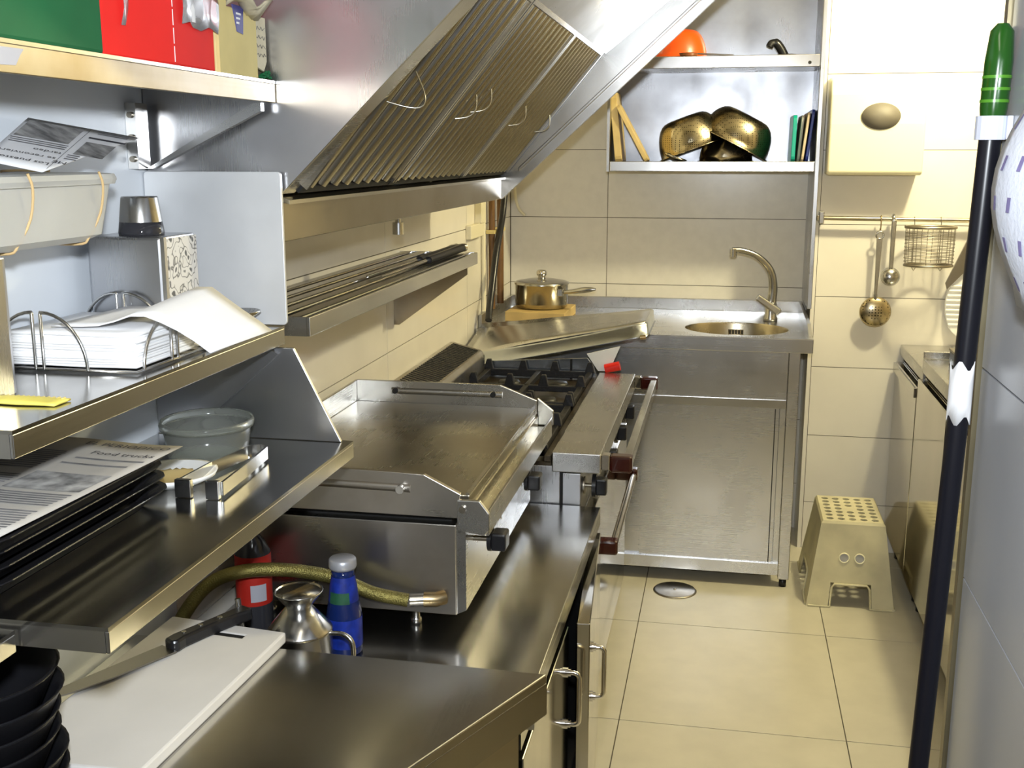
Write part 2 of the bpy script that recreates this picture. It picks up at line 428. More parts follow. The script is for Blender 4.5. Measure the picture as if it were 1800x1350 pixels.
# ------------------------------------------------------------------ long low counter (B) with doors
def low_counter():
    t = thing('low_counter', 'long low stainless counter under the griddle with one door ajar', 'counter', (-0.56, 1.95, 0))
    B(-0.863, -0.265, 1.436, 2.455, 0.672, 0.69).build('worktop', 'steel_counter', t, bev=0.0015)
    B(-0.281, -0.265, 1.436, 2.455, 0.648, 0.672).build('front_lip', 'steel_counter', t)
    B(-0.85, -0.300, 1.436, 2.452, 0.10, 0.672).build('carcass', 'black_matt', t)  # solid black block, painting the shade of a hollow cabinet behind the doors
    B(-0.299, -0.285, 1.436, 2.452, 0.10, 0.13).build('bottom_rail', 'steel', t)
    def handle(parent, M):
        m = MB(); p = [(0, 0, 0.052), (0.016, 0, 0.052)] + arc((0.016, 0, 0.042), 0.010, 90, 0, 4)[1:] + arc((0.016, 0, -0.042), 0.010, 0, -90, 4) + [(0, 0, -0.052)]
        m.tube(p, 0.0048, 10)
        for z in (0.052, -0.052): m.tube([(0, 0, z), (0.005, 0, z)], 0.010, 12); m.tube([(0.004, 0, z), (0.010, 0, z)], 0.0075, 12)
        m.xf(M).build('handle', 'chrome', parent)
    d2 = B(-0.297, -0.262, 1.440, 1.912, 0.13, 0.632).build('door', 'steel_mirror', t, bev=0.002)
    handle(d2, Matrix.Translation((-0.262, 1.875, 0.505)))
    # ajar door hinged on its far edge
    m = B(-0.026, 0.0, -0.515, 0.0, 0.13, 0.630)
    M = Matrix.Translation((-0.262, 2.448, 0)) @ Matrix.Rotation(R(4.2), 4, 'Z')
    d1 = m.xf(M).build('door', 'steel_mirror', t, bev=0.002)
    handle(d1, M @ Matrix.Translation((0.0, -0.465, 0.508)))
    for x in (-0.80, -0.33):
        for y in (1.5, 2.30): MB().lathe([(0, 0), (0.02, 0), (0.02, 0.10), (0, 0.10)], (x, y, 0), 14).build('foot', 'chrome_soft', t)
low_counter()

# ------------------------------------------------------------------ griddle
def griddle():
    t = thing('griddle', 'stainless countertop gas griddle with splash guards on the low counter', 'griddle', (-0.6, 2.03, 0.69))
    y0, y1 = 1.712, 2.345
    B(-0.815, -0.428, y0, y1, 0.726, 0.888).build('body', 'steel_worn', t, bev=0.002)
    B(-0.79, -0.44, y0+0.02, y1-0.02, 0.887, 0.925).build('burner_box', 'black_matt', t)
    MB().prism([(-0.428, 0.727), (-0.412, 0.735), (-0.412, 0.885), (-0.428, 0.888)], 'y', y0+0.004, y1-0.004).build('control_panel', 'steel', t)
    B(-0.818, -0.402, 1.704, 2.352, 0.925, 0.945).build('plate', 'steel_griddle', t, bev=0.002)
    B(-0.826, -0.818, 1.690, 2.366, 0.905, 0.992).build('splash_back', 'steel', t, bev=0.0015)
    far = [(-0.818, 0.93), (-0.400, 0.93), (-0.400, 0.962), (-0.483, 0.994), (-0.818, 0.994)]
    fp = MB().prism(far, 'y', 2.353, 2.362).build('splash_side', 'steel', t, bev=0.001)
    m = MB().tube([(-0.735, 2.357, 0.972), (-0.478, 2.357, 0.972)], 0.0085, 10)
    m.build('rib', 'steel', fp)
    for x in (-0.725, -0.498): MB().tube([(x, 2.342, 0.973), (x, 2.352, 0.973)], 0.006, 10).build('hole', 'black_matt', fp)
    near = [(-0.818, 0.908), (-0.415, 0.908), (-0.415, 0.950), (-0.476, 0.980), (-0.53, 0.982), (-0.818, 0.986)]
    np_ = MB().prism(near, 'y', 1.690, 1.700).build('splash_side', 'steel_worn', t, bev=0.001)
    MB().tube([(-0.74, 1.695, 0.958), (-0.50, 1.695, 0.955)], 0.0085, 10).build('rib', 'steel_worn', np_)
    MB().tube([(-0.515, 1.678, 0.955), (-0.515, 1.690, 0.955)], 0.007, 10).build('hole', 'chrome_soft', np_)
    # grease gutter along the front
    B(-0.402, -0.370, 1.700, 2.356, 0.898, 0.903).build('gutter_floor', 'steel_griddle', t)
    B(-0.4025, -0.398, 1.700, 2.356, 0.903, 0.925).build('gutter_wall', 'steel_griddle', t)
    B(-0.408, -0.402, 1.702, 2.352, 0.9455, 0.949).build('plate_edge', 'steel_lip', t)
    B(-0.372, -0.367, 1.692, 2.364, 0.880, 0.922).build('gutter_front', 'steel', t, bev=0.001)
    for y, k in ((1.680, 0), (2.3625, 1)):
        poly = [(-0.418, 0.890), (-0.372, 0.884), (-0.364, 0.894), (-0.364, 0.922), (-0.380, 0.943), (-0.418, 0.943)]
        if k: poly = [(-0.400, 0.905), (-0.364, 0.905), (-0.364, 0.938), (-0.400, 0.966)]
        e = MB().prism(poly, 'y', y, y+0.009).build('gutter_end', 'steel', t, bev=0.0015)
        if not k: MB().tube([(-0.408, 1.675, 0.928), (-0.408, 1.681, 0.928)], 0.006, 10).build('bolt', 'wire', e)
    for y in (1.775, 2.13):
        k = MB().tube([(-0.413, y, 0.845), (-0.372, y, 0.845)], 0.005, 8)
        kb = k.build('knob_stem', 'wire', t)
        MB().tube([(-0.385, y, 0.845), (-0.378, y, 0.845)], 0.021, 20).build('knob_skirt', 'black_plastic', t)
        B(-0.378, -0.352, y-0.019, y+0.019, 0.829, 0.861).build('knob', 'black_plastic', t, bev=0.004)
    for y in (1.90, 2.02, 2.24):
        MB().tube([(-0.4125, y, 0.81), (-0.410, y, 0.81)], 0.012, 16).build('hole', 'chrome_soft', t)
    for x in (-0.78, -0.51):
        for y in (1.745, 2.31): MB().lathe([(0, 0), (0.010, 0), (0.010, 0.012), (0.007, 0.014), (0.007, 0.037), (0, 0.037)], (x, y, 0.69), 12).build('foot', 'chrome_soft', t)
    # gas inlet
    f = MB().tube([(-0.505, 1.690, 0.757), (-0.480, 1.698, 0.757)], 0.012, 6).build('hose_nut', 'chrome_soft', t)
    MB().tube([(-0.482, 1.698, 0.757), (-0.462, 1.702, 0.757), (-0.450, 1.713, 0.758)], 0.013, 12).build('elbow', 'brass', t)
griddle()
h = MB().tube(smooth_path([(-0.845, 1.50, 0.69+0.012), (-0.848, 1.53, 0.75), (-0.815, 1.565, 0.805), (-0.765, 1.585, 0.828), (-0.70, 1.625, 0.822), (-0.63, 1.668, 0.797), (-0.565, 1.678, 0.770), (-0.507, 1.689, 0.757)], 8), 0.0115, 14)
tag(h.build('gas_hose', 'brass_hose'), 'braided yellowish gas hose looping behind the blue bottle to the griddle', 'hose')

# ------------------------------------------------------------------ gas range
def gas_range():
    t = thing('gas_range', 'stainless gas cooker with black pan supports and red-ended rails', 'cooker', (-0.56, 2.95, 0))
    y0, y1 = 2.462, 3.435
    B(-0.855, -0.362, y0, y1, 0.10, 0.782).build('body', 'steel_sheet', t, bev=0.002)
    B(-0.362, -0.313, y0, y1, 0.10, 0.766).build('front_body', 'steel_sheet', t, bev=0.002)
    B(-0.362, -0.355, y0-0.001, y0+0.01, 0.10, 0.784).build('seam', 'black_matt', t)
    B(-0.382, -0.266, y0-0.003, y1, 0.768, 0.816).build('console', 'steel', t, bev=0.003)
    B(-0.855, -0.384, y0, y1, 0.782, 0.792).build('hob_tray', 'grease', t)
    B(-0.40, -0.385, y0, y1, 0.79, 0.806).build('hob_edge', 'grease', t)
    # oven door with bar handle
    d = B(-0.313, -0.288, y0+0.01, y1-0.02, 0.14, 0.66).build('oven_door', 'steel_mirror', t, bev=0.003)
    ya, yb = 2.50, 3.08
    MB().tube([(-0.238, ya+0.02, 0.578), (-0.238, yb-0.02, 0.590)], 0.010, 14).build('door_handle', 'chrome', d)
    for y, z in ((ya, 0.578), (yb, 0.590)): B(-0.289, -0.226, y-0.014, y+0.022, z-0.018, z+0.018).build('handle_end', 'bakelite', d, bev=0.006)
    # towel rail on the console
    ya, yb = 2.470, 3.400
    for y in (ya, yb):
        B(-0.266, -0.246, y-0.010, y+0.018, 0.778, 0.815).build('rail_bracket', 'chrome', t, bev=0.002)
        B(-0.246, -0.194, y-0.014, y+0.022, 0.774, 0.814).build('rail_end', 'bakelite', t, bev=0.006)
    B(-0.216, -0.196, ya+0.022, yb-0.014, 0.780, 0.810).build('rail_bar', 'chrome_soft', t, bev=0.003)
    for y in (2.500, 2.76, 3.02, 3.28):
        MB().tube([(-0.314, y, 0.728), (-0.285, y, 0.728)], 0.005, 8).build('knob_stem', 'wire', t)
        MB().tube([(-0.311, y, 0.728), (-0.307, y, 0.728)], 0.021, 18).build('knob_plate', 'wire', t)
        MB().tube([(-0.289, y, 0.728), (-0.280, y, 0.728)], 0.030, 22).build('knob_skirt', 'black_plastic', t)
        B(-0.281, -0.255, y-0.016, y+0.016, 0.708, 0.748).build('knob', 'black_plastic', t, bev=0.004)
    # pan supports: two cast grids, each its bars and upright fingers
    for gy0, gy1 in ((2.475, 2.94), (2.955, 3.42)):
        g = MB(); gx0, gx1 = -0.745, -0.402
        for y in (gy0, gy1-0.016): g.box(gx0, gx1, y, y+0.016, 0.800, 0.822)
        for x in (gx0, gx1-0.016): g.box(x, x+0.016, gy0, gy1, 0.800, 0.822)
        g.box((gx0+gx1)/2-0.008, (gx0+gx1)/2+0.008, gy0, gy1, 0.802, 0.820)
        g.box(gx0, gx1, (gy0+gy1)/2-0.008, (gy0+gy1)/2+0.008, 0.802, 0.820)
        go = g.build('pan_support', 'iron', t, bev=0.002)
        for x in (gx0+0.008, gx0+0.12, gx1-0.12, gx1-0.008):
            for y in (gy0+0.008, (gy0+gy1)/2, gy1-0.008):
                q = MB().prism([(x-0.016, 0.818), (x+0.016, 0.818), (x+0.008, 0.852), (x-0.006, 0.852)], 'y', y-0.008, y+0.008)
                q.build('finger', 'iron', go, bev=0.002)
        for x in ((gx0*0.72+gx1*0.28), (gx0*0.28+gx1*0.72)):
            for y in ((gy0*0.75+gy1*0.25), (gy0*0.25+gy1*0.75)):
                MB().lathe([(0, 0.018), (0.030, 0.018), (0.034, 0.012), (0.040, 0.0), (0, 0)], (x, y, 0.79), 20).build('burner', 'iron', t)
    # louvred flue along the wall
    f = MB().prism([(-0.862, 0.79), (-0.748, 0.79), (-0.748, 0.868), (-0.758, 0.882), (-0.850, 0.906), (-0.862, 0.906)], 'y', 2.56, 3.40).build('flue', 'steel_worn', t, bev=0.003)
    dv = Vector((0.100, 0, -0.0258)).normalized()
    n = 38
    for i in range(n):
        y = 2.60 + (3.37-2.60) * i / (n-1)
        a = Vector((-0.846, y, 0.9058)); b = Vector((-0.764, y, 0.8845)); up = Vector((0.25, 0, 0.97)) * 0.0006
        q = MB().hexa([a-up*2+Vector((0,-0.0048,0)), b-up*2+Vector((0,-0.0048,0)), b-up*2+Vector((0,0.0048,0)), a-up*2+Vector((0,0.0048,0))],
                      [a+up+Vector((0,-0.0048,0)), b+up+Vector((0,-0.0048,0)), b+up+Vector((0,0.0048,0)), a+up+Vector((0,0.0048,0))])
        q.build('louvre_slot', 'black_matt', f)
    # far splash plates
    MB().prism([(-0.74, 0.782), (-0.385, 0.782), (-0.400, 0.835), (-0.420, 0.862), (-0.74, 0.842)], 'y', 3.430, 3.438).build('far_plate', 'zinc', t, bev=0.001)
    B(-0.475, -0.468, 3.426, 3.431, 0.785, 0.858).build('plate_slit', 'black_matt', t)
    for x in (-0.80, -0.35):
        for y in (2.52, 3.38): MB().lathe([(0, 0), (0.022, 0), (0.022, 0.10), (0, 0.10)], (x, y, 0), 14).build('foot', 'chrome_soft', t)
gas_range()

# ------------------------------------------------------------------ sink unit
def sink_unit():
    t = thing('sink_unit', 'stainless sink bench with round bowl and sliding doors at the back wall', 'sink', (-0.28, 4.08, 0))
    x0, x1, y0, y1 = -0.862, 0.300, 3.765, 4.428
    cx, cy, rx, ry = 0.047, 3.972, 0.182, 0.150
    N = 48; angs = sorted([2*math.pi*k/N for k in range(N)] + [math.atan2(yy-cy, xx-cx) % (2*math.pi) for xx in (x0, x1) for yy in (y0, y1)])
    inner = []; outer = []
    for a in angs:
        c, s_ = math.cos(a), math.sin(a)
        tt = min([v for v in ((x1-cx)/c if c > 1e-9 else 9, (x0-cx)/c if c < -1e-9 else 9, (y1-cy)/s_ if s_ > 1e-9 else 9, (y0-cy)/s_ if s_ < -1e-9 else 9)])
        outer.append((cx+c*tt, cy+s_*tt)); inner.append((cx+rx*c, cy+ry*s_))
    rings = [[(p[0], p[1], 0.888) for p in inner], [(p[0], p[1], 0.890) for p in outer], [(p[0], p[1], 0.876) for p in outer], [(p[0], p[1], 0.874) for p in inner], [(p[0], p[1], 0.888) for p in inner]]
    loft(rings, False, False).build('worktop', 'steel', t)
    B(x0, x1, y0-0.001, y0+0.014, 0.841, 0.889).build('front_lip', 'steel_front', t, bev=0.002)
    B(x1-0.014, x1, y0+0.014, YR-0.004, 0.841, 0.889).build('side_lip', 'steel_front', t)
    B(x0, x1, y1-0.014, y1, 0.889, 0.934).build('splashback', 'steel', t, bev=0.002)
    B(x0, x0+0.012, y0+0.05, y1-0.014, 0.889, 0.934).build('splashback', 'steel', t, bev=0.002)
    MB().prism([(y0+0.06, 0.889), (y1-0.014, 0.889), (y1-0.014, 0.934), (y0+0.16, 0.920)], 'x', x1-0.012, x1).build('splashback', 'steel', t)
    prof = [(1.0, 0.888), (0.985, 0.882), (0.97, 0.80), (0.90, 0.757), (0.60, 0.745), (0.14, 0.742), (0.0, 0.742)]
    bm = MB().lathe([(r*rx, z) for r, z in prof], (cx, cy, 0), 40, 1.0, ry/rx)
    bo = bm.build('bowl', 'steel_pan', t)
    lin = B(cx-0.028, cx+0.028, cy+ry*0.955, cy+ry*0.965, 0.842, 0.862).build('overflow', 'chrome', bo)
    for i in range(5): B(cx-0.024+0.011*i, cx-0.018+0.011*i, cy+ry*0.945, cy+ry*0.956, 0.845, 0.860).build('slot', 'black_matt', bo)
    MB().lathe([(0, 0.004), (0.035, 0.004), (0.038, 0.0), (0, 0)], (cx, cy, 0.742), 20).build('waste', 'chrome', bo)
    # faucet
    fx, fy = 0.172, 4.18
    f = MB().lathe([(0, 0), (0.026, 0), (0.026, 0.01), (0.021, 0.02), (0.021, 0.065), (0.016, 0.075), (0, 0.075)], (fx, fy, 0.889), 20).build('faucet', 'chrome_soft', t)
    sp = smooth_path([(fx, fy, 0.955), (fx+0.004, fy-0.002, 1.02), (fx-0.010, fy-0.01, 1.080), (fx-0.055, fy-0.02, 1.128), (fx-0.110, fy-0.03, 1.150), (fx-0.150, fy-0.04, 1.152)], 6)
    rr = [0.019 - 0.008 * min(1, i/(len(sp)-1)*1.6) for i in range(len(sp))]
    MB().tube(sp, rr, 14).build('spout', 'chrome_soft', f)
    MB().tube([(fx-0.146, fy-0.04, 1.158), (fx-0.146, fy-0.04, 1.128)], 0.013, 14).build('spout_tip', 'chrome_soft', f)
    MB().hexa([(fx+0.022, fy-0.045, 0.914), (fx+0.040, fy-0.045, 0.935), (fx+0.040, fy-0.015, 0.935), (fx+0.022, fy-0.015, 0.914)][::1],
              [(fx-0.060, fy-0.05, 0.972), (fx-0.047, fy-0.05, 0.992), (fx-0.047, fy-0.02, 0.992), (fx-0.060, fy-0.02, 0.972)]).build('lever', 'steel_lip', f, bev=0.006, seg=3)
    # cabinet
    B(-0.84, 0.222, 3.80, 4.40, 0.06, 0.74).build('carcass', 'steel', t)
    B(-0.84, 0.222, 3.777, 3.795, 0.675, 0.841).build('top_panel', 'steel_front', t)
    B(-0.84, 0.222, 3.770, 3.792, 0.647, 0.675).build('middle_rail', 'steel_lip', t)
    B(-0.84, -0.255, 3.786, 3.794, 0.087, 0.646).build('sliding_door', 'steel_front', t)
    d = B(-0.266, 0.200, 3.776, 3.785, 0.087, 0.646).build('sliding_door', 'steel_front', t)
    B(0.186, 0.189, 3.7745, 3.7762, 0.09, 0.643).build('door_fold', 'black_matt', d)
    B(0.203, 0.222, 3.782, 3.800, 0.087, 0.646).build('door_channel', 'steel', t)
    B(-0.84, 0.222, 3.767, 3.795, 0.045, 0.087).build('bottom_rail', 'steel', t)
    for x in (-0.84, 0.223):
        for y in (3.768, 4.37):
            B(x, x+0.038, y, y+0.038, 0.030, 0.874).build('leg', 'steel_front', t, bev=0.002)
            MB().lathe([(0, 0), (0.013, 0), (0.013, 0.03), (0, 0.03)], (x+0.019, y+0.019, 0), 14).build('foot', 'black_plastic', t)
sink_unit()

# ------------------------------------------------------------------ upper cabinet in the recess
def plate_rack():
    t = thing('wall_cabinet', 'open stainless wall cabinet with drain shelves above the sink', 'cabinet', (-0.07, 4.27, 1.43))
    B(-0.446, -0.434, 4.12, 4.428, 1.434, 2.30).build('side_panel', 'steel_lip', t, bev=0.001)
    B(0.298, 0.314, 4.118, 4.428, 0.945, 2.30).build('side_panel', 'steel_sheet', t, bev=0.002)
    B(-0.434, 0.298, 4.418, 4.428, 1.434, 2.30).build('back_panel', 'steel_back', t)
    B(-0.434, 0.298, 4.12, 4.418, 2.288, 2.30).build('top_panel', 'steel_sheet', t)
    for z0, z1 in ((1.436, 1.472), (1.798, 1.840)):
        s_ = B(-0.433, 0.297, 4.121, 4.135, z0, z1).build('shelf_front', 'steel_lip', t, bev=0.002)
        B(-0.433, 0.297, 4.135, 4.418, z0+0.004, z0+0.010).build('drip_tray', 'steel', s_)
        m = MB()
        for i in range(34):
            x = -0.425 + i * 0.0213
            m.box(x, x+0.004, 4.135, 4.418, z1-0.008, z1-0.003)
        m.box(-0.433, 0.297, 4.20, 4.206, z1-0.012, z1-0.008); m.box(-0.433, 0.297, 4.34, 4.346, z1-0.012, z1-0.008)
        m.build('drain_grid', 'chrome_soft', s_)
    MB().tube([(0.262, 4.119, 1.812), (0.262, 4.122, 1.812)], 0.006, 10).build('screw', 'black_matt', t)
plate_rack()
# contents, lower shelf (grid top at 1.469)
ZS = 1.4695
def bowl_mb(r, h, th=0.002, flat=0.5, n=32):
    out = [(r*flat*0.5, 0.0), (r*flat, 0.0)] + [(r*(flat + (0.985-flat)*math.sin(a_*math.pi/16)), h*0.94*(1-math.cos(a_*math.pi/16))) for a_ in range(1, 9)]
    inn = [(max(0.0, q[0]-th), q[1]+th) for q in out[::-1]]
    pr = [(0, 0)] + out + [(r*1.05, h*0.965), (r*1.05, h*0.99)] + inn[:-1] + [(0, th)]
    return MB().lathe(pr, n=n)
def place(mb, loc, rx=0, ry=0, rz=0):
    return mb.xf(Matrix.Translation(loc) @ Euler((R(rx), R(ry), R(rz)), 'XYZ').to_matrix().to_4x4())
def rest(mb, z):
    d = z - min(p[2] for p in mb.v); mb.v = [(p[0], p[1], p[2]+d) for p in mb.v]; return mb
o = rest(place(bowl_mb(0.126, 0.125), (-0.175, 4.275, 1.60), 0, 160, 0), ZS)
tag(o.build('colander', 'colander_steel'), 'upturned perforated colander on the left of the wall cabinet shelf', 'colander')
o = rest(place(bowl_mb(0.100, 0.085), (-0.015, 4.30, 1.55), 0, 180, 0), ZS)
tag(o.build('mixing_bowl', 'steel_pan'), 'small upturned metal bowl wedged between the two colanders', 'bowl')
o = rest(place(bowl_mb(0.135, 0.118), (0.062, 4.285, 1.655), 0, 207, 0), ZS+0.0005)
tag(o.build('colander', 'colander_steel'), 'large upturned colander propped on the right of the wall cabinet shelf', 'colander')
m = MB().lathe([(0, 0), (0.03, 0.002), (0.045, 0.012), (0.043, 0.014), (0.028, 0.005), (0, 0.003)], n=20)
tag(rest(place(m, (-0.20, 4.17, 1.48), 0, 20, 0), ZS).build('small_dish', 'chrome_soft'), 'shiny small dish lying in front of the left colander', 'dish')
def slab(name, m_, label, cat, cx, w_, th, hgt, y0, y1, tilt, grp, r=0.02):
    pr = rrect(y0, y1, 0, hgt, r, 3)
    q = MB().prism(pr, 'x', -th/2, th/2)
    q.xf(Matrix.Translation((cx, 0, 0)) @ Matrix.Rotation(R(tilt), 4, 'Y'))
    return tag(rest(q, ZS).build(name, m_, bev=0.002), label, cat, grp)
slab('wooden_board', 'wood_pale', 'thick wooden board standing against the left side of the wall cabinet', 'board', -0.404, 0, 0.026, 0.25, 4.16, 4.34, -6, 'wooden boards in the wall cabinet')
slab('wooden_board', 'wood_pale', 'thin wooden board leaning left onto the thick board in the wall cabinet', 'board', -0.300, 0, 0.016, 0.228, 4.145, 4.25, -29, 'wooden boards in the wall cabinet')
slab('cutting_board', 'teal_plastic', 'teal plastic cutting board leaning beside the right colander', 'cutting board', 0.222, 0, 0.014, 0.165, 4.15, 4.39, 1, 'plastic boards in the wall cabinet')
slab('cutting_board', 'grey_plastic', 'grey cutting board next to the teal one', 'cutting board', 0.242, 0, 0.010, 0.165, 4.17, 4.40, 4, 'plastic boards in the wall cabinet')
slab('cutting_board', 'beige_plastic', 'beige cutting board between the grey and blue ones', 'cutting board', 0.254, 0, 0.009, 0.175, 4.15, 4.39, 6, 'plastic boards in the wall cabinet')
slab('cutting_board', 'blue_plastic', 'dark blue cutting board at the right end of the shelf', 'cutting board', 0.270, 0, 0.010, 0.185, 4.15, 4.39, 5.5, 'plastic boards in the wall cabinet')
# contents, upper shelf (grid top 1.837)
ZU = 1.8375
o = rest(place(bowl_mb(0.108, 0.110), (-0.205, 4.305, 1.95), 0, 180, 0), ZU)
tag(o.build('orange_bowl', 'orange_enamel'), 'upturned orange bowl on the top shelf of the wall cabinet', 'bowl')
m = MB().lathe([(0, 0), (0.08, 0.0), (0.115, 0.008), (0.115, 0.010), (0.08, 0.003), (0, 0.003)], n=28)
t = thing('pan_lid', 'small black pan lid with curved handle on the top shelf of the wall cabinet', 'lid', (0.18, 4.26, ZU))
MB().lathe([(0, 0.016), (0.03, 0.014), (0.065, 0.004), (0.065, 0.0), (0, 0.0)], (0.19, 4.26, ZU), 24).build('lid', 'black_plastic', t)
MB().tube(smooth_path([(0.180, 4.26, ZU+0.010), (0.165, 4.255, ZU+0.035), (0.150, 4.25, ZU+0.052), (0.132, 4.245, ZU+0.052), (0.125, 4.243, ZU+0.040)], 5), [0.016]*12+[0.013]*9, 12).build('handle', 'black_plastic', t)
t = thing('skillet', 'dark flat pan with long thin handle beside the orange bowl', 'pan', (-0.17, 4.17, ZU))
place(MB().lathe([(0, 0.0), (0.028, 0.0), (0.034, 0.016), (0.032, 0.016), (0.026, 0.003), (0, 0.003)], n=26), (-0.16, 4.165, ZU)).build('dish', 'brown_lid', t)
MB().tube([(-0.128, 4.165, ZU+0.014), (0.0, 4.165, ZU+0.006)], 0.003, 8).build('handle', 'wire', t)

# ------------------------------------------------------------------ left shelves
def shelf(name, label, x1, y0, y1, z, lip, mtop='steel_shelf', mlip='steel_lip'):
    t = thing(name, label, 'shelf', ((WL+x1)/2, (y0+y1)/2, z-lip), 'stainless shelves on the left wall')
    B(WL+0.001, x1, y0, y1, z-0.004, z).build('shelf_plate', mtop, t)
    B(x1-0.004, x1, y0, y1, z-lip, z-0.004).build('front_lip', mlip, t, bev=0.001)
    B(WL+0.001, x1-0.004, y0, y0+0.004, z-lip, z-0.004).build('end_lip', 'steel_lip', t)
    return t
ts = shelf('wall_shelf', 'top left stainless wall shelf holding the green, red and yellow boxes', -0.652, 0.45, 1.556, 1.603, 0.031, mlip='steel_stain_dimmed')
MB().prism([(0.90, 1.578), (0.95, 1.580), (0.958, 1.590), (0.964, 1.5955), (0.90, 1.595)], 'x', -0.6521, -0.6515).build('sticker_remains', 'label_grey', ts)
for y in (1.515,):
    b = B(-0.8645, -0.848, y-0.008, y+0.026, 1.478, 1.572).build('bracket', 'steel_lip', ts)
    for z in (1.492, 1.523, 1.555): MB().tube([(-0.856, y-0.012, z), (-0.856, y-0.0075, z)], 0.0045, 10).build('bolt', 'wire', b)
    MB().prism([(-0.848, 1.478), (-0.838, 1.478), (-0.664, 1.560), (-0.664, 1.572), (-0.674, 1.572)], 'y', y+0.014, y+0.026).build('strut', 'steel', b)
ms = shelf('wall_shelf', 'middle left stainless shelf holding the paper napkins', -0.652, 0.895, 1.553, 1.245, 0.028)
MB().prism(rrect(WL+0.001, -0.645, 1.247, 1.474, 0.006, 3), 'y', 1.546, 1.552).build('end_panel', 'white_panel', ms, bev=0.001)
ls = shelf('wall_shelf', 'lower left stainless shelf holding the black trays and the tongs', -0.548, 0.862, 1.553, 1.070, 0.026)
MB().prism([(WL+0.001, 1.0705), (-0.563, 1.0705), (-0.634, 1.213), (WL+0.001, 1.213)], 'y', 1.540, 1.546).build('gusset', 'steel_sheet', ls, bev=0.001)
MB().prism([(-0.80, 1.09), (-0.79, 1.086), (-0.655, 1.205), (-0.665, 1.21)], 'y', 1.530, 1.540).build('gusset_fold', 'steel_sheet', ls)
n2 = shelf('wall_shelf', 'narrow left stainless shelf nearest the camera beside the lower shelf', -0.642, 0.30, 0.8575, 1.062, 0.022)

# slatted shelf further along
t = thing('slatted_shelf', 'slatted stainless wall shelf below the hood holding black tongs', 'shelf', (-0.757, 2.26, 1.21), 'stainless shelves on the left wall')
B(-0.656, -0.650, 1.652, 2.872, 1.212, 1.243).build('front_lip', 'steel_lip', t, bev=0.001)
B(WL+0.001, -0.656, 1.652, 1.658, 1.212, 1.243).build('end_lip', 'steel', t)
B(WL+0.001, -0.656, 2.866, 2.872, 1.212, 1.243).build('end_lip', 'steel', t)
for i in range(5):
    x = WL + 0.010 + i * 0.0405
    B(x, x+0.026, 1.658, 2.866, 1.228, 1.243).build('slat', 'steel_shelf', t, bev=0.003)
for y in (1.80, 2.80):
    B(WL+0.001, -0.656, y, y+0.03, 1.212, 1.2275).build('cross_bar', 'steel', t)
    if y > 2: MB().prism([(WL+0.001, 1.052), (-0.850, 1.052), (-0.662, 1.190), (-0.662, 1.2118), (WL+0.001, 1.2118)], 'y', y, y+0.006).build('bracket', 'steel_brown', t)

